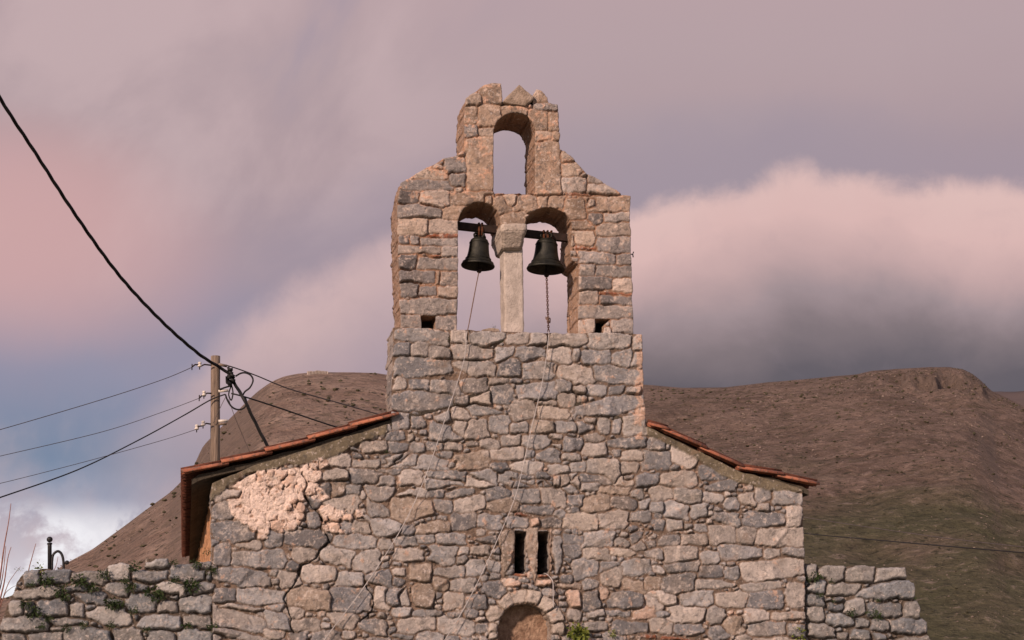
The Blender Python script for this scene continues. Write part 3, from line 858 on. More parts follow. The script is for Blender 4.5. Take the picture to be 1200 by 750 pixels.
PATCH = [cv(C9, [(385, 160), (480, 100), (560, 60), (640, 50), (700, 60), (800, 45), (860, 90), (870, 150), (845, 230), (845, 330), (800, 420), (700, 450), (640, 400), (620, 430), (620, 495), (560, 490), (555, 450), (520, 440), (390, 350), (355, 245), (450, 240), (450, 185)]),
         cv(C9, [(815, 50), (850, 20), (940, 60), (955, 110), (900, 135), (855, 120)]), cv(C9, [(850, 130), (920, 140), (1000, 230), (930, 260), (850, 220)]), cv(C9, [(930, 300), (1000, 270), (1060, 330), (1071, 370), (960, 380)]),
         cv(C5, [(640, 295), (690, 290), (705, 325), (650, 335)]), cv(C5, [(710, 292), (735, 290), (742, 318), (715, 322)]), cv(C5, [(590, 340), (665, 338), (668, 372), (600, 376)]), cv(C5, [(575, 112), (615, 104), (622, 128), (590, 145)]), cv(C5, [(538, 125), (575, 120), (578, 142), (545, 145)])]
CRACK = cv(C9, [(820, 70), (850, 120), (860, 150), (840, 190), (850, 230), (880, 270), (930, 320), (955, 375), (945, 430), (990, 470), (1000, 510), (940, 560), (910, 610), (870, 640), (820, 655), (805, 720), (785, 750)]) + cv(C5, [(505, 540), (455, 605), (472, 640), (482, 672), (480, 700), (495, 722)])
CRACK2 = cv(C5, [(745, 545), (750, 570), (775, 595), (770, 640), (755, 662), (725, 690)])

BED_L = [(243, 590), (249, 570), (262, 552), (300, 540), (340, 530), (385, 517), (420, 505), (456, 492), (456, 507), (430, 516), (402, 530), (380, 540), (350, 544), (320, 548), (290, 556), (268, 570)]
BED_R = [(757, 508), (757, 496), (800, 515), (870, 550), (905, 558), (950, 570), (946, 577), (905, 575), (868, 566), (845, 556), (810, 534), (780, 520)]
SLIT_A = [(604.2, 621.5), (617.3, 622.3), (616.6, 672.5), (603.4, 671.8)]
SLIT_B = [(630.8, 622), (643.2, 622.5), (644.5, 673.5), (630, 673)]
NICHE = [(NCX - NR, 800), (NCX - NR, NCY)] + [(NCX - NR * math.cos(math.radians(a)), NCY - NR * math.sin(math.radians(a))) for a in range(12, 180, 12)] + [(NCX + NR, NCY), (NCX + NR, 800)]
FACADE_OUT = [(247, 578), (249, 566), (300, 545), (355, 529), (400, 514), (440, 502), (457.5, 496), (459, 470), (460, 440), (461, 400), (461.5, 383), (534, 386), (585, 387.5), (645, 389.5), (700, 390), (752.5, 391), (754, 430), (756, 470), (757.5, 500), (800, 520), (870, 554), (905, 562), (941, 573), (943, 640), (945, 750), (946, 792), (249, 792), (249, 700), (248, 640)]


def build_facade():
    rng = np.random.default_rng(21)
    patches = lambda X, Y: np.min([poly_sdf(X, Y, p) for p in PATCH], 0)
    st = []
    for s in TOWER_BASE + FACADE:
        if s[6] == 'p' or patches(np.array([s[0]]), np.array([s[1]]))[0] > 2: st.append(s)
    # split off nothing: first the pale mosaic of the plaster patch, then random rubble in what is left
    mos = dart_fill([], patches, (240, 535, 420, 640), [5.6, 4.2, 3.2, 2.4, 1.8], rng, 5000, 'p', 3.0)
    st += mos
    blocked = lambda X, Y: np.maximum.reduce([poly_sdf(X, Y, FACADE_OUT), -poly_sdf(X, Y, NICHE), -poly_sdf(X, Y, BED_L), -poly_sdf(X, Y, BED_R), -patches(X, Y)])
    dart_fill(st, blocked, (245, 380, 950, 795), [11, 9, 7.5, 6, 5, 4, 3.2, 2.5, 2.0], rng, 6000)

    def override(X, Y, H, C):
        w = np.clip(-np.minimum(poly_sdf(X + 2.5 * fbm(X, Y, 12, 3, 301), Y + 2.5 * fbm(X, Y, 12, 3, 302), BED_L), poly_sdf(X + 2 * fbm(X, Y, 12, 3, 303), Y + 2 * fbm(X, Y, 12, 3, 304), BED_R)) / 2 + 0.4, 0, 1)
        bed = 0.004 + 0.012 * fbm(X, Y, 20, 5, 305, 0.6)
        H = H * (1 - w) + bed * w
        bc = np.array((.205, .175, .125)) * (1 + 0.35 * fbm(X, Y, 16, 4, 306, 0.6))[..., None]
        C = C * (1 - w[..., None]) + bc * w[..., None]
        pw_ = np.clip(0.6 - patches(X + 1.5 * fbm(X, Y, 7, 3, 321), Y + 1.5 * fbm(X, Y, 7, 3, 322)), 0, 1)
        pw_ = pw_ * np.clip(1.5 - 5.0 * np.clip(fbm(X, Y, 17, 4, 330, 0.65) - 0.12, 0, 1) - 0.9 * np.clip((X - 345) / 40, 0, 1) * np.clip(fbm(X, Y, 12, 4, 331, 0.6) + 0.2, 0, 1) * 3, 0, 1)
        cr = np.abs(fbm(X, Y, 11, 4, 323, 0.6)); cl = np.clip(1 - cr / 0.055, 0, 1)                # crazing lines
        H = H * (1 - pw_) + pw_ * (0.009 + 0.24 * np.maximum(H, -0.03) + 0.004 * fbm(X, Y, 5, 4, 324, 0.65) - 0.012 * cl)
        pc = np.array((.84, .69, .605)) * (1 + 0.16 * fbm(X, Y, 8, 4, 325, 0.65))[..., None]
        hole = np.clip(fbm(X, Y, 9, 3, 326, 0.6) * 3 - 1.5, 0, 1)[..., None]
        pc = pc + (np.array((.40, .26, .19)) - pc) * np.clip(cl[..., None] * 0.5 + hole, 0, 1)
        H = H - 0.008 * hole[..., 0] * pw_
        jm = np.clip(1 - (C.sum(-1) / 1.1), 0, 1)[..., None] * 0.8
        C = C + (pc * (1 - 0.4 * jm) - C) * pw_[..., None]
        xw = X + 1.2 * fbm(X, Y, 6, 3, 310); yw = Y + 1.2 * fbm(X, Y, 6, 3, 311)
        dc = line_dist(xw, yw, CRACK); wid = (0.85 + 0.9 * fbm(X, Y, 14, 3, 312)) * np.where(Y > 672, 0.7, 1.0)
        k = np.clip((wid + 0.7 - dc) / 1.1, 0, 1)
        d2 = line_dist(xw, yw, CRACK2); k = np.maximum(k, np.clip((1.1 - d2) / 0.8, 0, 1) * 0.8)
        H = H - 0.06 * k
        C = C * (1 - 0.35 * k[..., None])
        return H, C

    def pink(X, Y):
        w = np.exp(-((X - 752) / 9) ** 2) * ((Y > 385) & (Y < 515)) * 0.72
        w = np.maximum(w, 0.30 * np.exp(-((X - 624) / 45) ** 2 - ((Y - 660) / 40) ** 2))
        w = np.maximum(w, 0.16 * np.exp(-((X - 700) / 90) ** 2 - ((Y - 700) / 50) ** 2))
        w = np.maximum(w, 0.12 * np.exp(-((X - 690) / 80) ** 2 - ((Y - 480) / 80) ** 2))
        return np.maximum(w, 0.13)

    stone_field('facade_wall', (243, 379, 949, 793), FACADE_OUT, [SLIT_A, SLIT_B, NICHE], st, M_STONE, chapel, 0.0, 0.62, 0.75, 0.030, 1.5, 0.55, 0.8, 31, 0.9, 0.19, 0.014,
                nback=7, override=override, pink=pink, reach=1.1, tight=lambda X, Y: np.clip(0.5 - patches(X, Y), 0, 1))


def build_gable():
    rng = np.random.default_rng(5)
    st = boxes(*C2, """100 12 192 66 d;100 70 290 130;195 15 325 92;98 135 230 203 l;235 137 388 197;232 199 368 217 b;102 205 150 245;155 207 195 250;200 218 365 254;100 250 285 288;240 291 290 303 b;295 257 365 300;103 292 180 355;195 303 365 360;107 362 262 415;265 365 284 420 n;288 367 365 430;112 418 190 475;190 430 270 475;272 434 365 483
;120 487 365 555;113 557 203 615;268 557 362 625;915 35 1122 103 n;935 107 1002 165 d;1007 107 1122 150;972 152 1124 210;862 137 968 186 n;852 190 965 250 l;975 216 1127 286;880 254 970 271 b;893 275 1062 332;1065 290 1130 340;898 334 965 386;970 340 1132 388;896 389 1042 447;1045 398 1132 458;896 449 985 508;990 459 1132 472 b;990 475 1132 518;895 514 1134 573;893 576 964 640;1038 580 1134 640;840 200 880 255 l""", 6)
    st += boxes(*C1, """110 490 345 532;180 443 320 488 l;300 388 400 468;322 452 398 520;360 362 400 386;400 303 525 530 n;385 248 450 300;455 262 535 300 l;380 168 450 243 n;455 158 550 250 n;395 110 470 165 l;465 65 556 155 n;556 162 668 206 n;670 178 760 270 n;762 187 812 268 n;688 272 778 316 l;780 274 812 316 n;680 320 815 552 n;695 90 765 150 n;700 153 812 183
;820 360 880 408 l;820 412 905 472 l;822 476 928 540;930 458 1000 508;930 506 1090 552;845 543 980 556 b;330 540 525 600 n;292 600 385 662 n;505 562 600 640 n;562 552 625 602 l;530 534 575 552 b;580 534 640 550 b;615 557 715 630 n;552 625 655 690 n;715 560 765 615 n;762 560 832 612 n;835 568 930 660 n;930 562 985 622;470 555 520 600 n""", 5.5)
    out = [(467, 388)] + cv(C2, [(112, 600), (104, 400), (98, 200)]) + cv(C1, [(98, 620), (102, 540), (110, 500), (145, 482), (182, 458), (235, 430), (300, 400), (360, 384), (388, 352), (394, 300), (391, 230), (391, 172), (398, 158), (400, 132), (428, 108), (460, 83), (478, 72), (512, 62), (553, 68), (556, 150), (566, 158), (690, 158), (694, 108), (710, 88), (732, 100), (757, 124), (766, 148), (806, 157), (809, 250), (812, 352), (825, 358), (850, 376), (880, 408), (920, 452), (965, 478), (1010, 508), (1055, 532), (1085, 552), (1119, 558)]) + cv(C2, [(1120, 100), (1124, 250), (1130, 450), (1131, 600)]) + [(742, 392), (740, 397), (467, 393)]
    def arch(cx, hw, spring, apex, bottom, xr=None):
        p = [(cx - hw, bottom), (cx - hw, spring)]
        for a in range(12, 180, 12): p.append((cx - hw * math.cos(math.radians(a)), spring - (spring - apex) * math.sin(math.radians(a))))
        return p + [(cx + hw, spring), (xr or cx + hw, bottom)]
    holes = [arch(562.3, 24.8, 260, 236.5, 263), arch(643, 28, 266, 242, 268),
             [(536.8, 259), (587.2, 259), (587.6, 265), (614.8, 266), (614.9, 264), (671, 264), (670.5, 270), (669, 296), (671, 304), (678, 309), (678.6, 340), (677.5, 388), (677, 400), (535, 400), (535.5, 388), (537, 320)],
             arch(603.5, 24, 153, 132, 226.5) , [(578.6, 225), (578.4, 150), (584, 148), (620, 148), (627, 156), (626, 226.5)],
             cv(C2, [(200, 560), (266, 562), (264, 618), (203, 614)]), cv(C2, [(966, 574), (1036, 576), (1010, 604), (1000, 640), (968, 640)])]
    blocked = lambda X, Y: np.maximum.reduce([poly_sdf(X, Y, out)] + [-poly_sdf(X, Y, h) for h in holes])
    dart_fill(st, blocked, (460, 90, 745, 395), [7, 5.5, 4.2, 3.2, 2.4, 1.9], rng, 4000)
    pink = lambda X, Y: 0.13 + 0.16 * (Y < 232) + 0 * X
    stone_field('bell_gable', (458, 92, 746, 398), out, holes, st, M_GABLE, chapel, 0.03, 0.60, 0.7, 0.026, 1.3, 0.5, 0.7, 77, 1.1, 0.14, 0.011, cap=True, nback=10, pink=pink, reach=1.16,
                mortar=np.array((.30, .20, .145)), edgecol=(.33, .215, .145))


build_facade()
build_gable()

# column, capital, sill slab, loose coping stones
rough_prism('column', [(590.2, 288), (613, 289), (613.6, 340), (614.2, 391), (591.4, 391), (590.8, 340)], 0.14, 0.40, M_MARBLE, chapel, 0.006, 4, 3, 0.02)


def build_capital():
    bm = bmesh.new()
    def ring(x0, x1, yy, y0, y1):
        a = P(x0, yy, 0.0); b_ = P(x1, yy, 0.0)
        return [bm.verts.new((a.x, y0, a.z)), bm.verts.new((b_.x, y0, b_.z)), bm.verts.new((b_.x, y1, b_.z)), bm.verts.new((a.x, y1, a.z))]
    R = [ring(586.4, 617, 263, -0.035, 0.60), ring(586.4, 617, 272, -0.035, 0.60), ring(588, 615.5, 274, -0.02, 0.58), ring(590.0, 614, 289.5, 0.09, 0.48)]
    for a, b_ in zip(R[:-1], R[1:]):
        for i in range(4):
            j = (i + 1) % 4; bm.faces.new((a[i], a[j], b_[j], b_[i]))
    bm.faces.new(R[0]); bm.faces.new(R[-1])
    bmesh.ops.recalc_face_normals(bm, faces=bm.faces)
    bmesh.ops.bevel(bm, geom=list(bm.edges), offset=0.012, segments=2, affect='EDGES')
    bmesh.ops.triangulate(bm, faces=bm.faces)
    for _ in range(5):
        lg = [e for e in bm.edges if e.calc_length() > 0.035]
        if not lg: break
        bmesh.ops.subdivide_edges(bm, edges=lg, cuts=1); bmesh.ops.triangulate(bm, faces=[q for q in bm.faces if len(q.verts) > 4])
    bm.normal_update()
    mv = [(v, v.co + v.normal * (mnoise.fractal(v.co * 9, 1, 2, 4) * 0.006 + mnoise.fractal(v.co * 35, 1, 2, 3) * 0.004)) for v in bm.verts]
    for v, c in mv: v.co = c
    me = bpy.data.meshes.new('capital'); bm.to_mesh(me); bm.free()
    me.polygons.foreach_set('use_smooth', [True] * len(me.polygons))
    tag(link('capital', me, M_CAP, chapel), 'tapered impost block on the pale column')


build_capital()
tag(rough_prism('coping_stone', cv(C1, [(560, 146), (632, 69), (699, 128), (662, 163), (600, 158)]), 0.0, 0.42, M_LOOSE, chapel, 0.012, 5, 11, 0.015), 'brown stone tipped on its corner at the top')
rough_prism('coping_stone', cv(C2, [(470, 624), (500, 616), (540, 620), (548, 632), (465, 632)]), 0.12, 0.5, M_LOOSE, chapel, 0.006, 4, 12, 0.01)
# iron bar the bells hang from
mb = MB(); BY = 0.30
a = P(534, 264.5, BY); b = P(676, 280.5, BY)
dr = (b - a).normalized(); zz = Vector((0, 1, 0)).cross(dr) * -1
M3 = Matrix((dr, Vector((0, 1, 0)), dr.cross(Vector((0, 1, 0))))).transposed()
mb.box((a + b) / 2, (b - a).length, 0.07, 0.082, M3)
mb.build('iron_bar', M_IRON, chapel, False)
mb = MB(); c = P(741.5, 298, 0.25)
mb.tube([c - Vector((0.05, 0, 0)), c, c + Vector((0.01, 0, 0.03))], 0.007, 6); mb.tube([c - Vector((0.0, 0, 0)), c + Vector((0.004, 0, -0.035))], 0.007, 6)
mb.build('iron_hook', M_BLACK, chapel)


def sheet(name, x0, x1, z0, z1, y, mat, parent, n=60, amp=0.01, axis='y', seed=1, skew=0.0):
    """rough upright sheet facing -y (axis y) or -x / +x"""
    A = np.linspace(x0, x1, n); B = np.linspace(z0, z1, n)
    U, Wv = np.meshgrid(A, B)
    dsp = amp * fbm(U * 100, Wv * 100, 40, 5, seed, 0.55)
    V = np.stack([U, y + dsp, Wv], -1) if axis == 'y' else np.stack([y + dsp, U, Wv], -1)
    idx = np.arange(n * n).reshape(n, n)
    q = np.stack([idx[:-1, :-1], idx[:-1, 1:], idx[1:, 1:], idx[1:, :-1]], -1).reshape(-1, 4)
    cc = np.ones((n * n, 4)); cc[:, :3] = np.array((.29, .26, .24)) * (1 + 0.3 * fbm(U * 100, Wv * 100, 25, 4, seed + 2)).reshape(-1, 1)
    if skew: V[..., 0] += skew * (U - x0) / (x1 - x0)
    return link(name, fast_mesh(name, V.reshape(-1, 3), q, True, cc), mat, parent)


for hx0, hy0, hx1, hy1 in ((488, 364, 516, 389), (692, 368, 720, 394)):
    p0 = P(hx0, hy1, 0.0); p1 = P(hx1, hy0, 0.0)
    mb = MB(); mb.box(((p0.x + p1.x) / 2, 0.40, (p0.z + p1.z) / 2), p1.x - p0.x, 0.10, p1.z - p0.z); mb.build('putlog_shade_back', M_DARK, chapel, False)  # added dark panel closes the hole; its shade is in the colour
# niche back, dark slit backs
p0 = P(NCX - NR - 6, 796, 0.0); p1 = P(NCX + NR + 6, 700, 0.0)
sheet('niche', p0.x, p1.x, p0.z - 0.1, p1.z, 0.20, M_NICHE, chapel, 70, 0.02, 'y', 4)
XL = P(249, 640, 0).x; XR = P(943.5, 640, 0).x
EAVE_L = P(248, 566, 0).z; EAVE_R = P(942, 570, 0).z
ROOF_END = 8.4
# lower wall below the picture, side walls, rear wall
mb = MB()
zl = P(600, 791, 0).z
o = sheet('lower_wall', XL, XR, 0.0, zl + 0.04, 0.05, M_STONE, chapel, 80, 0.04, 'y', 9)
sheet('side_wall', 0.12, ROOF_END, 0.0, EAVE_L + 0.02, XL + 0.012, M_OCHRE, chapel, 240, 0.03, 'x', 12, skew=-0.13)
sheet('side_wall', 0.12, ROOF_END, 0.0, EAVE_R + 0.02, XR - 0.03, M_STONE, chapel, 120, 0.04, 'x', 13)
prof_ = [P(x, y, 0) for x, y in [(249, 560), (355, 527), (454, 496), (605, 447), (760, 502), (868, 556), (942, 572)]]
mb = MB(); ring_ = [(q.x, q.z) for q in prof_] + [(XR, 0.0), (XL, 0.0)]; nn_ = len(ring_)
mb.add([(x, ROOF_END - 0.4, z) for x, z in ring_] + [(x, ROOF_END, z) for x, z in ring_], [tuple(range(nn_)), tuple(range(2 * nn_ - 1, nn_ - 1, -1))] + [(i, nn_ + i, nn_ + (i + 1) % nn_, (i + 1) % nn_) for i in range(nn_)])
mb.build('rear_wall', M_LOOSE, chapel, False)

# ------------------------------------------------------------------ roof
ROOF_L = [(213.5, 556), (235, 550), (262, 544), (295, 535.5), (313, 531), (355, 519.5), (400, 505), (420, 499), (454, 488.5), (605, 440)]
ROOF_R = [(605, 440), (760, 495), (790, 509.5), (830, 529.5), (868, 549), (905, 555), (958, 569.5)]


def resample(pts, step):
    out = [pts[0]]; acc = 0.0
    for a, b_ in zip(pts[:-1], pts[1:]):
        L = (b_ - a).length; d = step - acc
        while d <= L:
            out.append(a.lerp(b_, d / L)); d += step
        acc = (acc + L) % step
    return out


def build_roof():
    for side, prof in (('l', ROOF_L), ('r', ROOF_R)):
        pts = [P(x, y, 0) for x, y in prof]
        if side == 'r': pts = pts[::-1]                # from the eave up to the ridge
        lim = P(455, 480, 0).x if side == 'l' else P(760, 480, 0).x
        # slab of stone and mortar under the tiles
        f = resample(pts, 0.18)
        slab = [q + Vector((0.10 if side == 'l' and i == 0 else (-0.10 if i == 0 else 0), 0, -0.045)) for i, q in enumerate(f)]
        under = [q + Vector((0, 0, -0.055)) for q in slab]
        mb = MB(); V = []; Fc = []
        ys = [0.02, 0.45] + [0.45 + k * 0.3 for k in range(1, 27)] + [ROOF_END + 0.15]
        ring = slab + under[::-1]; n = len(ring)
        rg = random.Random(9)
        for y in ys:
            for q in ring: V.append((q.x, y, q.z + rg.uniform(-0.012, 0.012)))
        for r in range(len(ys) - 1):
            for i in range(n):
                j = (i + 1) % n; Fc.append((r * n + i, r * n + j, (r + 1) * n + j, (r + 1) * n + i))
        half = len(slab)
        for i in range(half - 1): Fc.append((i, n - 1 - i, n - 2 - i, i + 1))
        mb.add(V, Fc); mb.build('roof_slab', M_BED, chapel, False)
        # barrel tiles: pan and cover columns from the verge to the rear
        mb = MB(); mp = MB(); mv = MB()
        segs = resample(pts, 0.47)
        if (segs[-1] - pts[-1]).length > 0.1: segs.append(pts[-1])
        rg = random.Random(3 if side == 'l' else 4)
        y = 0.0; col = 0
        while y < ROOF_END:
            tower = y < 0.60
            for i in range(len(segs) - 1):
                lo, hi = segs[i], segs[i + 1]
                if tower and ((side == 'l' and hi.x > lim + 0.12) or (side == 'r' and hi.x < lim - 0.12)):
                    if (side == 'l' and lo.x > lim - 0.1) or (side == 'r' and lo.x < lim + 0.1): continue
                    t = (lim - lo.x) / (hi.x - lo.x); hi = lo.lerp(hi, max(0.1, min(1.0, t)))
                d = (hi - lo).normalized(); nrm = Vector((-d.z, 0, d.x)) if d.x > 0 else Vector((d.z, 0, -d.x))
                for kind in ('cover', 'pan'):
                    yy = y + (0.11 if kind == 'pan' else 0.0) + rg.uniform(-0.008, 0.008)
                    r0, r1 = (0.088, 0.072) if kind == 'cover' else (0.074, 0.086)
                    if col == 0 and kind == 'cover': r0, r1 = 0.066, 0.054
                    lift = 0.012 + rg.uniform(-0.004, 0.010) if kind == 'cover' else 0.03
                    pa = lo - d * (0.05 if i else 0.0) + nrm * (lift + 0.014); pb = hi + d * 0.02 + nrm * (lift - 0.014)
                    sg = 8; Vt = []
                    for (pp, r) in ((pa, r0), (pb, r1)):
                        for rr in (r, r - 0.016):
                            for k in range(sg + 1):
                                an = math.pi * k / sg
                                s = 1 if kind == 'cover' else -1
                                Vt.append(pp + Vector((0, rr * math.cos(an), 0)) + nrm * (s * rr * 0.72 * math.sin(an) - (0.022 if kind == 'cover' else -0.034)) + Vector((0, yy, 0)))
                    m = sg + 1; Ft = []
                    for k in range(sg):
                        Ft.append((k, k + 1, 2 * m + k + 1, 2 * m + k)); Ft.append((m + k, 3 * m + k, 3 * m + k + 1, m + k + 1))
                        Ft.append((k, m + k, m + k + 1, k + 1)); Ft.append((2 * m + k, 2 * m + k + 1, 3 * m + k + 1, 3 * m + k))
                    Ft += [(0, 2 * m, 3 * m, m), (sg, m + sg, 3 * m + sg, 2 * m + sg)]
                    (mv if col == 0 and kind == 'cover' else (mb if kind == 'cover' else mp)).add(Vt, Ft)
            y += 0.215; col += 1
        mv.build('verge_tiles', M_TILE, chapel); mb.build('cover_tiles', M_EAVE, chapel); mp.build('pan_tiles', M_EAVE, chapel)


build_roof()

# ------------------------------------------------------------------ bells
def bell(lx, ly, half, crown_y, label, tilt, cl_px, strap):
    c = P(lx, ly, BY); s = half / 104.0 * (18.3 / 18.0)
    top = P(lx + tilt[1], crown_y, BY)
    H = (top.z - c.z)
    root = empty('church_bell', c); tag(root, label, 'bell', 'bells hanging in the gable')
    ax = (top - c).normalized(); M = Vector((0, 0, 1)).rotation_difference(ax).to_matrix()
    hb = H * 0.80
    outer = [(1.0, 0.0), (0.985, 0.03), (0.93, 0.075), (0.84, 0.14), (0.75, 0.22), (0.68, 0.32), (0.63, 0.45), (0.595, 0.60), (0.575, 0.74), (0.555, 0.84), (0.50, 0.915), (0.40, 0.965), (0.27, 0.985), (0.0, 1.0)]
    inner = [(0.0, 0.90), (0.36, 0.90), (0.46, 0.84), (0.49, 0.6), (0.56, 0.35), (0.68, 0.18), (0.85, 0.05), (0.93, 0.0)]
    mb = MB(); prof = [(r * s, z * hb) for r, z in inner] + [(0.97 * s, -0.012)] + [(r * s, z * hb) for r, z in outer]
    mb.lathe(c, prof, 48, M)
    for zf in (0.10, 0.235, 0.80):                                           # raised bands
        rr = np.interp(zf, [z for r, z in outer], [r for r, z in outer])
        mb.lathe(c, [(rr * s - 0.002, zf * hb - 0.006), (rr * s + 0.006, zf * hb - 0.003), (rr * s + 0.005, zf * hb + 0.004), (rr * s - 0.004, zf * hb + 0.008)], 48, M)
    mb.build('bell_body', M_BRONZE, root)
    mb = MB()
    for k in range(4):
        a = k * math.pi / 2 + 0.5; e = Vector((math.cos(a), math.sin(a), 0))
        pts = [c + M @ (e * s * rr + Vector((0, 0, z * H))) for rr, z in ((0.16, 0.79), (0.36, 0.80), (0.40, 0.86), (0.28, 0.91), (0.14, 0.93), (0.10, 0.88))]
        mb.tube(spline(pts, 5), 0.013, 7)
    mb.tube([c + M @ Vector((0, 0, 0.78 * H)), c + M @ Vector((0, 0, 0.95 * H))], 0.022, 8)
    mb.build('crown', M_BRONZE, root)
    mb = MB(); barc = a0 = None
    barz = P(lx + tilt[1], 264.5 + (lx + tilt[1] - 534) * (16 / 142.0), BY)
    for dx in strap:
        q = barz + Vector((dx, 0, 0)); h = 0.045; dd = 0.044
        pts = [q + Vector((0, -dd, -h - 0.05)), q + Vector((0, -dd, 0)), q + Vector((0, -dd, h)), q + Vector((0, dd, h)), q + Vector((0, dd, 0)), q + Vector((0, dd, -h - 0.05))]
        mb.tube(pts, 0.014, 7)
    mb.tube([barz + Vector((strap[0], 0, -0.105)), barz + Vector((strap[-1], 0, -0.105))], 0.02, 7)
    mb.build('hanger_strap', M_RUST, root)
    mb = MB(); e = P(*cl_px, BY)
    mb.tube([c + M @ Vector((0, 0, 0.70 * H)), e + (c - e).normalized() * 0.03, e], [0.008, 0.01, 0.012], 8)
    mb.lathe(e, [(0.001, 0.035), (0.024, 0.028), (0.032, 0.008), (0.028, -0.014), (0.014, -0.03), (0.001, -0.034)], 14)
    mb.build('clapper', M_IRON, root)
    return e


e1 = bell(560, 311.5, 19.6, 270.5, 'smaller dark bronze bell in the left arch, with the thin cord', (0, 2.5), (561.5, 317), (-0.018, 0.018))
e2 = bell(639.5, 315.5, 22.4, 271, 'larger dark bronze bell in the right arch, above the rusty chain', (0, 1.5), (640.5, 322), (-0.045, 0.0, 0.045))

# cords and the chain
def cord(name, pts, r, mat, label, cat, parent=None, twist=0):
    mb = MB(); sp = spline(pts, 10)
    mb.tube(sp, r, 6)
    o = mb.build(name, mat, parent)
    if label: tag(o, label, cat)
    return o


fy = -0.025
bell_cord = empty('bell_rope', e1)
tag(bell_cord, 'thin rope from the left bell slanting down to the lower left of the facade', 'rope')
cord('hanging_strand', [e1, P(556, 345, 0.2), P(549.5, 380, 0.05), P(547.5, 388, -0.02)], 0.006, M_BROPE, None, None, bell_cord)
cord('wall_strand', [P(547.5, 388, -0.02), P(546.5, 394, -0.055), P(543, 425, -0.052), P(522, 490, -0.055), P(498, 560, -0.058), P(470, 620, -0.058), P(428, 686, -0.058), P(395, 730, -0.058), P(375, 756, -0.058)], 0.0042, M_ROPE, None, None, bell_cord)
chain = empty('bell_chain', e2)
tag(chain, 'rusty chain and cord from the right bell down past the slit windows', 'chain')
mb = MB(); a = e2 + Vector((0, 0, -0.02)); b = P(642.8, 389, -0.02); n = 26
for k in range(n):
    t = (k + 0.5) / n; c = a.lerp(b, t); L = (b - a).length / n * 0.70
    d = (b - a).normalized(); sd = Vector((1, 0, 0)) if k % 2 else Vector((0, 1, 0)); sd = (sd - d * sd.dot(d)).normalized()
    pts = [c + d * (L * math.cos(q)) + sd * (0.011 * math.sin(q)) for q in [2 * math.pi * i / 10 for i in range(10)]]
    mb.tube(pts, 0.0045, 5, closed=True)
mb.build('chain_links', M_RUST, chain)
mb = MB(); rg = random.Random(2); c = a.lerp(b, 0.78)
for k in range(9):
    v = Vector((rg.uniform(-1, 1), rg.uniform(-1, 1), rg.uniform(-1, 1))) * 0.03
    mb.tube(spline([c + v * 0.3, c + v + Vector((0, 0, 0.02)), c + Vector((v.y, v.x, -0.03)), c + v * 0.2], 5), 0.005, 5)
mb.build('frayed_knot', M_BROPE, chain)
cord('wall_strand', [P(642.8, 389, -0.02), P(643, 394, -0.055), P(640, 420, -0.052), P(634, 455, -0.055), P(622, 505, -0.055), P(606, 575, -0.058), P(585, 628, -0.058), P(556, 690, -0.058), P(535, 728, -0.058), P(520, 752, -0.058)], 0.0042, M_ROPE, None, None, chain)
cord('hanging_wire', [P(637, 672, 0.12), P(640, 672.5, 0.0), P(645, 677, -0.03), P(648, 683, -0.05), P(648.3, 695, -0.05), P(648.5, 712, -0.05)], 0.005, M_ROPE, 'short grey wire hanging out of the right slit window', 'wire')

# ------------------------------------------------------------------ dry stone walls beside the chapel
LEFT_ST = boxes(*C7, """95 440 170 510;180 435 312 500;315 440 465 505;470 412 580 490;582 435 737 495;635 388 745 438;740 415 900 490;865 400 935 440;900 445 935 490;62 515 265 570;280 505 385 540;322 532 468 597;455 495 560 550;585 500 655 540;678 490 818 550;855 488 935 545;35 575 100 640;158 570 298 650;300 590 372 660;375 590 420 618
;378 602 578 685;535 545 690 630;690 575 780 630;785 555 930 630;0 645 205 720;225 650 385 690;620 632 800 705;583 632 610 672;805 638 932 698;0 710 110 780;125 715 275 780;282 695 492 780;495 685 625 780;650 710 770 780;775 700 935 780;215 695 275 715;103 580 150 640 d""", 4.2)
RIGHT_ST = boxes(*C6, """512 528 550 575;552 528 630 578;632 530 718 580;722 533 808 578;512 580 575 612;578 580 672 622;675 580 830 630;512 615 570 650;515 650 565 695;575 670 658 712;518 697 605 745;628 630 690 680;700 640 795 685;660 685 708 713;648 715 705 752;765 685 870 735;805 635 850 685;580 640 625 665;708 690 757 726;712 728 750 757;607 725 640 757;760 738 885 775;520 750 640 790;650 757 740 795;745 778 890 800""", 4.2)


def wall_pink(X, Y): return 0.0 * X


LEFT_OUT = [(-60, 850), (-30, 790), (-6, 745), (3, 722), (12, 700), (19, 682), (28, 669), (45, 667), (60, 666), (80, 665), (84, 668), (105, 668.5), (122, 668), (128, 661), (140, 659.5), (152, 661), (157, 667), (168, 666), (171, 655), (180, 653), (196, 654), (199, 660), (212, 660), (228, 659), (233, 657), (248, 658), (251.5, 665), (252, 700), (252, 850)]
RIGHT_OUT = [(942, 850), (942, 700), (943, 661), (960, 660.5), (961, 663), (990, 661.5), (993, 663.5), (1026, 662), (1029, 664), (1062, 665), (1063.5, 680), (1071, 683), (1073, 697), (1078, 705), (1081, 722), (1088, 728), (1091, 748), (1097, 765), (1110, 850)]


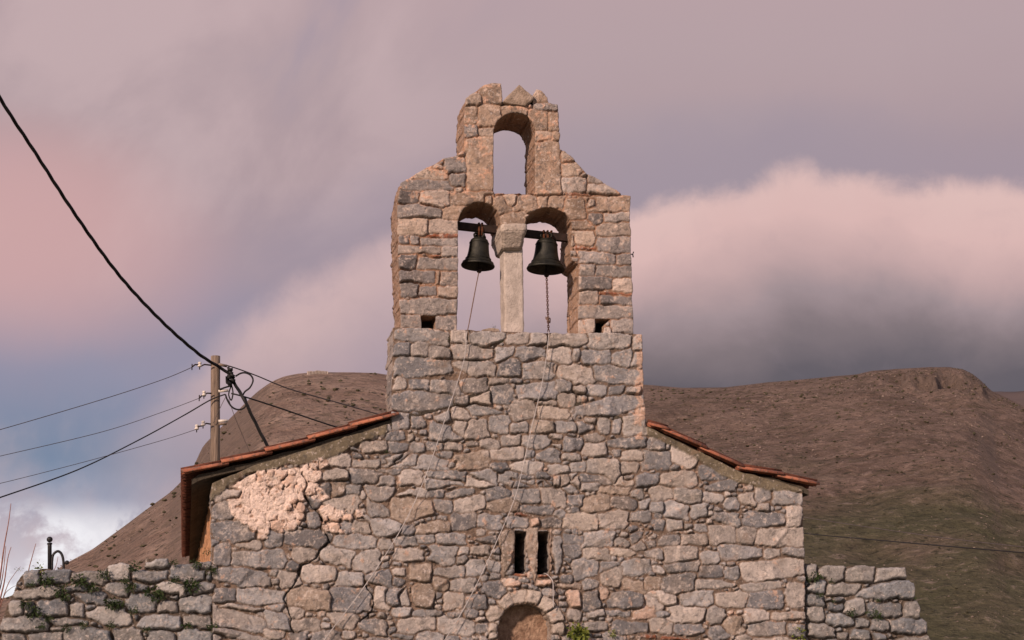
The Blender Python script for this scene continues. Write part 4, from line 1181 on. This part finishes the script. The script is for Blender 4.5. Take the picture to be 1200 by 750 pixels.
def build_dry(outl, sts, bbox, seed, Y0, label, name):
    rng = np.random.default_rng(seed)
    root = empty(name, Vector((P((bbox[0] + bbox[2]) / 2, 700, Y0).x, Y0, 0)))
    tag(root, label, 'stone wall')
    st = [list(s) for s in sts]
    dart_fill(st, lambda X, Y: poly_sdf(X, Y, outl), bbox, [13, 9, 6, 4.5, 3.4, 2.6], rng, 2500)
    stone_field('stone_facing', bbox, outl, [], st, M_DRY, root, Y0, 0.62, 0.8, 0.055, 1.6, 0.8, 1.0, seed, 1.6, 0.13, 0.014, cap=True, nback=8, reach=1.12, edge_w=2.9, mortar=np.array((.17, .125, .095)), grain=0.005)
    z1 = P(600, bbox[3] - 2, Y0).z + 0.03
    xa = P(bbox[0] + 40 if bbox[0] < 0 else bbox[0] + 2, 790, Y0).x; xb = P(bbox[2] - 2 if bbox[0] < 0 else bbox[2] - 10, 790, Y0).x
    mb = MB(); mb.box(((xa + xb) / 2, Y0 + 0.34, z1 / 2), xb - xa, 0.56, z1); mb.build('wall_foot', M_LOOSE, root, False)


build_dry(LEFT_OUT, LEFT_ST, (-50, 648, 252, 792), 41, 0.0, 'mossy dry stone wall at the left corner of the chapel, below the iron railing', 'dry_stone_wall')
build_dry(RIGHT_OUT, RIGHT_ST, (942, 656, 1106, 792), 43, 0.06, 'short dry stone wall at the right corner of the chapel, with a stepped end', 'dry_stone_wall')

# ------------------------------------------------------------------ weeds in the joints
def leaf_clump(c, size, n, rng, droop=0.5, wide=0.5):
    V = []; Fc = []
    for k in range(n):
        d = Vector((rng.gauss(0, 0.9), -abs(rng.gauss(0.35, 0.3)), rng.gauss(0.15 - droop * 0.3, 0.6))).normalized()
        b_ = Vector(c) + d * size * rng.uniform(0.0, 0.42) * Vector((1 + wide, 1, 1)).x
        L = size * rng.uniform(0.16, 0.36); w = L * rng.uniform(0.16, 0.32)
        d = (d + Vector((rng.gauss(0, .5), rng.gauss(-.1, .3), rng.gauss(0, .5)))).normalized()
        sdv = d.cross(Vector((rng.gauss(0, 1), rng.gauss(0, 1), rng.gauss(0, 1)))).normalized() * w
        m = b_ + d * L * 0.5 + Vector((0, 0, 0.08 * L)); t = b_ + d * L - Vector((0, 0, 0.15 * L))
        o = len(V); V += [b_, m - sdv, t, m + sdv]; Fc += [(o, o + 1, o + 2, o + 3)]
    return V, Fc


rg = random.Random(12)
def weed(px, py, size, n, mat, label, group=None, name='weed_tuft', Y=-0.0, cat='weed', wide=0.5):
    mb = MB(); c = P(px, py, Y)
    V, Fc = leaf_clump((0, 0, 0), size, n, rg, wide=wide); mb.add(V, Fc)
    me = bpy.data.meshes.new(name); me.from_pydata(mb.V, [], mb.F); me.update()
    o = bpy.data.objects.new(name, me); COL.objects.link(o); o.location = c; me.materials.append(mat)
    tag(o, label, cat, group)


for (x, y, s) in [(200, 492, .22), (345, 492, .22), (268, 530, .2), (282, 560, .16), (115, 590, .16), (150, 632, .2), (455, 462, .18), (592, 432, .18), (487, 590, .2), (520, 592, .18), (572, 520, .18), (665, 540, .22), (840, 512, .24), (765, 492, .16), (930, 442, .16), (860, 415, .16), (585, 622, .14), (700, 558, .18), (822, 690, .16),
                  (932, 692, .16), (212, 655, .13), (292, 700, .13), (482, 685, .14), (135, 505, .12), (405, 520, .18), (545, 488, .14), (370, 685, .12), (760, 410, .13), (640, 705, .12), (180, 690, .12)]:
    q = cv(C7, [(x, y)])[0]
    weed(q[0], q[1], s * 0.55, int(50 + s * 300), M_LEAF, 'small dark green weed tuft in a joint of the left dry stone wall', 'weed tufts in the left wall')
for (x, y, s) in [(540, 565, .2), (585, 578, .12), (550, 620, .13), (642, 670, .18), (712, 672, .16), (722, 680, .16), (720, 634, .1), (590, 635, .1), (518, 572, .12), (828, 628, .08), (690, 668, .1)]:
    q = cv(C6, [(x, y)])[0]
    weed(q[0], q[1], s * 0.5, int(40 + s * 250), M_LEAF, 'small green weed tuft in a joint of the short right dry stone wall', 'weed tufts in the right wall', Y=0.05)
for (x, y, s) in [(526, 398, .1), (588, 400, .08), (578, 383, .08), (482, 508, .08), (514, 528, .08), (612, 432, .07), (640, 428, .1), (581, 412, .07), (452, 530, .1)]:
    weed(x, y, s * 0.55, 22, M_LEAF, 'tiny green weed rooted between the stones of the chapel front', 'weeds in the chapel front', Y=-0.01)
weed(46.5, 665.5, .12, 30, M_LEAF2, 'bright green sprout on top of the left wall beside the iron railing', name='green_sprout', Y=0.1)
weed(23, 668, .07, 14, M_LEAF2, 'tiny yellow green sprout on the left end of the wall beside the bare twigs', name='green_sprout', Y=0.1)
weed(678, 741, .21, 150, M_LEAF2, 'yellow green plant at the foot of the chapel front, right of the niche', name='wall_plant', wide=0.25)
weed(717, 743, .10, 50, M_LEAF2, 'smaller yellow green plant right of the one beside the niche', name='wall_plant', wide=0.2)
weed(934, 744, .13, 60, M_LEAF2, 'yellow green plant at the right bottom corner of the chapel front', name='wall_plant', wide=0.5)
weed(244, 646, .08, 40, M_LEAF, 'dark weed in the corner between the side wall and the left dry stone wall', name='corner_weed', Y=0.1)

# ------------------------------------------------------------------ iron railing, bare shrub
RY = 0.30
base = P(58, 668, RY); rail = empty('iron_railing', base)
tag(rail, 'black iron railing post with a ball top and a hoop on the left wall', 'railing')
mb = MB(); mb.tube([P(58.3, 675, RY), P(58.2, 640, RY), P(58.2, 636, RY)], 0.021, 12); mb.tube([P(58.2, 638, RY), P(58.2, 636.5, RY)], 0.027, 12)
mb.build('post', M_BLACK, rail)
mb = MB(); c = P(58.2, 632.2, RY); R_ = 0.030
mb.lathe(c, [(0.001 + R_ * math.sin(a * math.pi / 12), -R_ * math.cos(a * math.pi / 12)) for a in range(13)], 18); mb.build('ball_finial', M_BLACK, rail)
mb = MB(); mb.tube(spline([P(61, 668, RY), P(61, 658, RY), P(62.5, 650, RY), P(67.5, 646, RY), P(72, 649, RY), P(74.2, 657, RY), P(74.6, 672, RY)], 7), 0.0135, 9)
mb.build('hoop', M_BLACK, rail)
mb = MB(); c = P(78.5, 659.2, RY)
mb.lathe(c, [(0.001 + 0.022 * math.sin(a * math.pi / 8), -0.022 * math.cos(a * math.pi / 8)) for a in range(9)], 10); mb.tube([c, P(75, 660, RY)], 0.012, 7)
mb.build('latch_knob', M_BLACK, rail)

TY = 0.9
sh = empty('bare_shrub', Vector((P(-20, 800, TY).x, TY, 0))); tag(sh, 'bare shrub with thin reddish twigs behind the left end of the wall', 'shrub')
mb = MB()
def twig(pts, r0, r1):
    sp = spline([P(x, y, TY + k * 0.05) for k, (x, y) in enumerate(pts)], 8); n = len(sp)
    mb.tube(sp, [r0 + (r1 - r0) * i / (n - 1) for i in range(n)], 6)
twig([(-12, 780), (-6, 725), (1, 670), (5, 640), (10, 612), (12.8, 590)], 0.014, 0.003)
twig([(-6, 770), (-2, 715), (5, 682), (9, 655), (13, 641)], 0.012, 0.003)
twig([(-16, 760), (-8, 712), (0, 690), (4, 668), (6.8, 640)], 0.010, 0.003)
twig([(-4, 725), (8, 688), (16, 674), (24, 664)], 0.006, 0.002)
twig([(-8, 740), (4, 700), (12, 690), (19, 686)], 0.006, 0.002)
twig([(26, 720), (33, 672), (37, 655), (42, 637)], 0.008, 0.003)
twig([(58, 690), (62, 672), (66, 662), (68, 652)], 0.005, 0.002)
mb.build('twigs', M_TWIG, sh)
mb = MB(); b0 = Vector((P(-20, 800, TY).x, TY, 0))
for (x, y) in ((-12, 780), (-6, 770), (-16, 760), (26, 720), (58, 690)):
    t = P(x, y, TY); mb.tube(spline([b0 + Vector(((t.x - b0.x) * 0.25, 0, 0)), b0.lerp(t, 0.5) + Vector((0.08, 0, 0)), t], 6), [0.02] * 7 + [0.016] * 5 + [0.012], 7)
mb.build('stems', M_TWIG, sh)

# ------------------------------------------------------------------ utility pole and wires
PY_ = 15.0
pw = abs(P(257.5, 480, PY_).x - P(246.5, 480, PY_).x) / 2
bot = P(252, 540, PY_); top = P(252.6, 417.5, PY_)
gx_ = bot.x + (bot.x - top.x) / (top.z - bot.z) * bot.z
pole = empty('utility_pole', Vector((gx_, PY_, 0))); tag(pole, 'weathered wooden utility pole with insulators behind the chapel roof', 'utility pole')
mb = MB(); n = 40
pts = [Vector((gx_, PY_, 0)).lerp(top, k / n) for k in range(n + 1)]
mb.tube(pts, [pw * 1.12 - pw * 0.12 * k / n for k in range(n + 1)], 18); mb.build('pole_shaft', M_WOOD, pole)
PF = PY_ - pw - 0.05


def insul(x0, y0, x1, y1, cer=True):
    mb = MB(); a = P(x0, y0, PF); b_ = P(x1, y1, PF)
    mb.tube([a, a.lerp(b_, .6) + Vector((0, 0, 0.03)), b_], 0.015, 7); mb.tube([b_ + Vector((0, 0, -0.06)), b_ + Vector((0, 0, 0.06))], 0.011, 6)
    br = mb.build('bracket', M_IRON, pole)
    if cer:
        m2 = MB(); m2.lathe(b_ + Vector((0, 0, 0.02)), [(0.001, 0.075), (0.028, 0.068), (0.038, 0.045), (0.025, 0.03), (0.025, 0.015), (0.042, 0.0), (0.042, -0.022), (0.022, -0.03), (0.001, -0.03)], 14)
        m2.build('insulator', M_CER, br)


for a in ((248, 428, 234, 429.5), (234, 427.5, 225, 430), (248, 461, 239, 463.5), (241, 464, 233.5, 466.5), (247, 497, 238, 498.5), (237, 499, 230.5, 503)): insul(*a, cer=a[0] != 234 and a[0] != 241)
for a in ((257, 458.5, 267.5, 457.5), (257, 493.5, 267, 493), (257, 497, 265.5, 496.6), (257, 427, 266, 429)):
    mb = MB(); mb.tube([P(a[0] - 1, a[1], PF), P(a[2], a[3], PF)], 0.028, 7); mb.build('peg', M_CER if a[1] in (458.5, 493.5) else M_WOOD, pole)
mb = MB()                                                             # junction bundle
rg2 = random.Random(8)
for k in range(16):
    x = 270.5 + rg2.gauss(0, 1.7) + (k - 8) * 0.22; y = 441 + (k - 8) * 1.2 + rg2.gauss(0, 1.2)
    R3 = Matrix.Rotation(rg2.uniform(0, 3), 3, 'Y')
    mb.box(P(x, y, PF - 0.05 + rg2.uniform(-0.06, 0.06)), 0.09, 0.07, 0.045, R3)
for pts in ([(268, 436), (266, 446), (269, 452), (272, 444), (268, 438)], [(265, 441), (265.5, 449), (269, 447)], [(271, 452), (268, 462), (271, 469), (273, 460), (271, 450)]):
    mb.tube(spline([P(x, y, PF) for x, y in pts], 6), 0.014, 6)
mb.build('cable_junction', M_CABLE, pole)
for pts in ([(276, 441), (282, 437.5), (288, 437), (294, 440), (296.5, 446), (293, 454), (287, 459), (284.5, 463.5)], [(264, 462), (267, 470), (272, 477), (279, 480), (286, 478), (289, 472), (287, 465)], [(257, 456.5), (264, 454), (271, 452)]):
    mb = MB(); mb.tube(spline([P(x, y, PF - 0.03) for x, y in pts], 7), 0.017, 6); mb.build('cable_loop', M_CABLE, pole)


def wire(name, pts, r, mat, label, Y=PF, cat='cable'):
    mb = MB(); mb.tube(spline([P(p[0], p[1], p[2] if len(p) > 2 else Y) for p in pts], 10), r, 6)
    tag(mb.build(name, mat), label, cat)


def twisted(name, pts, r, mat, label, cat='cable'):
    sp = resample(spline([P(x, y, Y) for x, y, Y in pts], 14), 0.08)
    root = MB()
    for k in range(3):
        q = []
        for i, p in enumerate(sp):
            t = (sp[min(i + 1, len(sp) - 1)] - sp[max(i - 1, 0)]).normalized(); a = t.cross(Vector((0, 1, 0.2))).normalized(); b_ = t.cross(a)
            an = i * 0.42 + k * 2.094
            q.append(p + (a * math.cos(an) + b_ * math.sin(an)) * r * 0.85)
        root.tube(q, r, 6)
    tag(root.build(name, mat), label, cat)


twisted('power_cable', [(-60, 10, 8), (0, 115, 9), (40, 177, 9.8), (90, 254, 10.8), (140, 323, 12), (190, 377, 13.2), (232, 414, 14.2), (256, 429.5, PF - .08), (270, 438.5, PF)], 0.018, M_CABLE, 'thick twisted black cable sagging from the upper left down to the pole')
twisted('power_cable', [(270, 440, PF), (277, 453, PF), (286, 468, 14.6), (300, 497, 14.7), (316, 528, 14.8), (330, 557, 14.9)], 0.019, M_CABLE, 'thick twisted black cable dropping from the pole to behind the roof')
wire('overhead_wire', [(-40, 513, 10), (0, 503.5, 11.5), (120, 468, 13), (190, 445, 14), (225, 430.5)], 0.007, M_WIRE, 'topmost thin wire running left from the pole at cable junction height')
wire('overhead_wire', [(-40, 543, 10), (0, 534.5, 11.5), (120, 506, 13), (190, 483, 14), (234, 466.5)], 0.006, M_WIRE, 'thin grey wire left of the pole, second from the top')
wire('overhead_wire', [(-40, 596, 10), (0, 583, 11.5), (90, 551, 13), (160, 517, 14), (215, 487), (246, 469), (264, 462)], 0.013, M_CABLE, 'dark insulated wire left of the pole, crossing in front of the shaft')
wire('overhead_wire', [(-40, 574, 10), (0, 566.5, 11.5), (100, 541, 13), (190, 516, 14), (230.5, 503)], 0.0055, M_WIRE, 'lowest faint wire reaching the bottom insulator left of the pole')
wire('overhead_wire', [(259, 427), (272, 430), (300, 440, 15.5), (340, 456, 16.5), (400, 473, 18), (460, 490, 20), (520, 505, 22)], 0.012, M_WIRE, 'upper thin wire right of the pole crossing the hill towards the tower')
wire('overhead_wire', [(271, 461), (290, 466), (330, 479, 15.5), (380, 496, 16), (410, 505, 16.5), (440, 514, 17)], 0.015, M_CABLE, 'lower black wire right of the pole going behind the roof slope')
wire('overhead_wire', [(268, 468), (275, 488), (285, 512, 15.1), (297, 540, 15.2), (302, 552, 15.2)], 0.006, M_WIRE, 'faint thin wire hanging between the pole and the thick dropping cable')
wire('overhead_wire', [(264, 466), (258, 478), (250, 496)], 0.006, M_WIRE, 'short stay wire slanting across the pole shaft below the loops')
wire('overhead_wire', [(900, 596, 14), (942, 606, 13), (1040, 621, 10), (1120, 632, 8), (1210, 642, 6), (1300, 650, 4)], 0.007, M_WIRE, 'upper thin grey wire right of the chapel above the short dry wall')
wire('overhead_wire', [(900, 618, 14), (942, 625, 13), (1040, 634, 10), (1120, 641, 8), (1210, 648.5, 6), (1300, 655, 4)], 0.010, M_CABLE, 'lower black wire right of the chapel above the short dry wall')
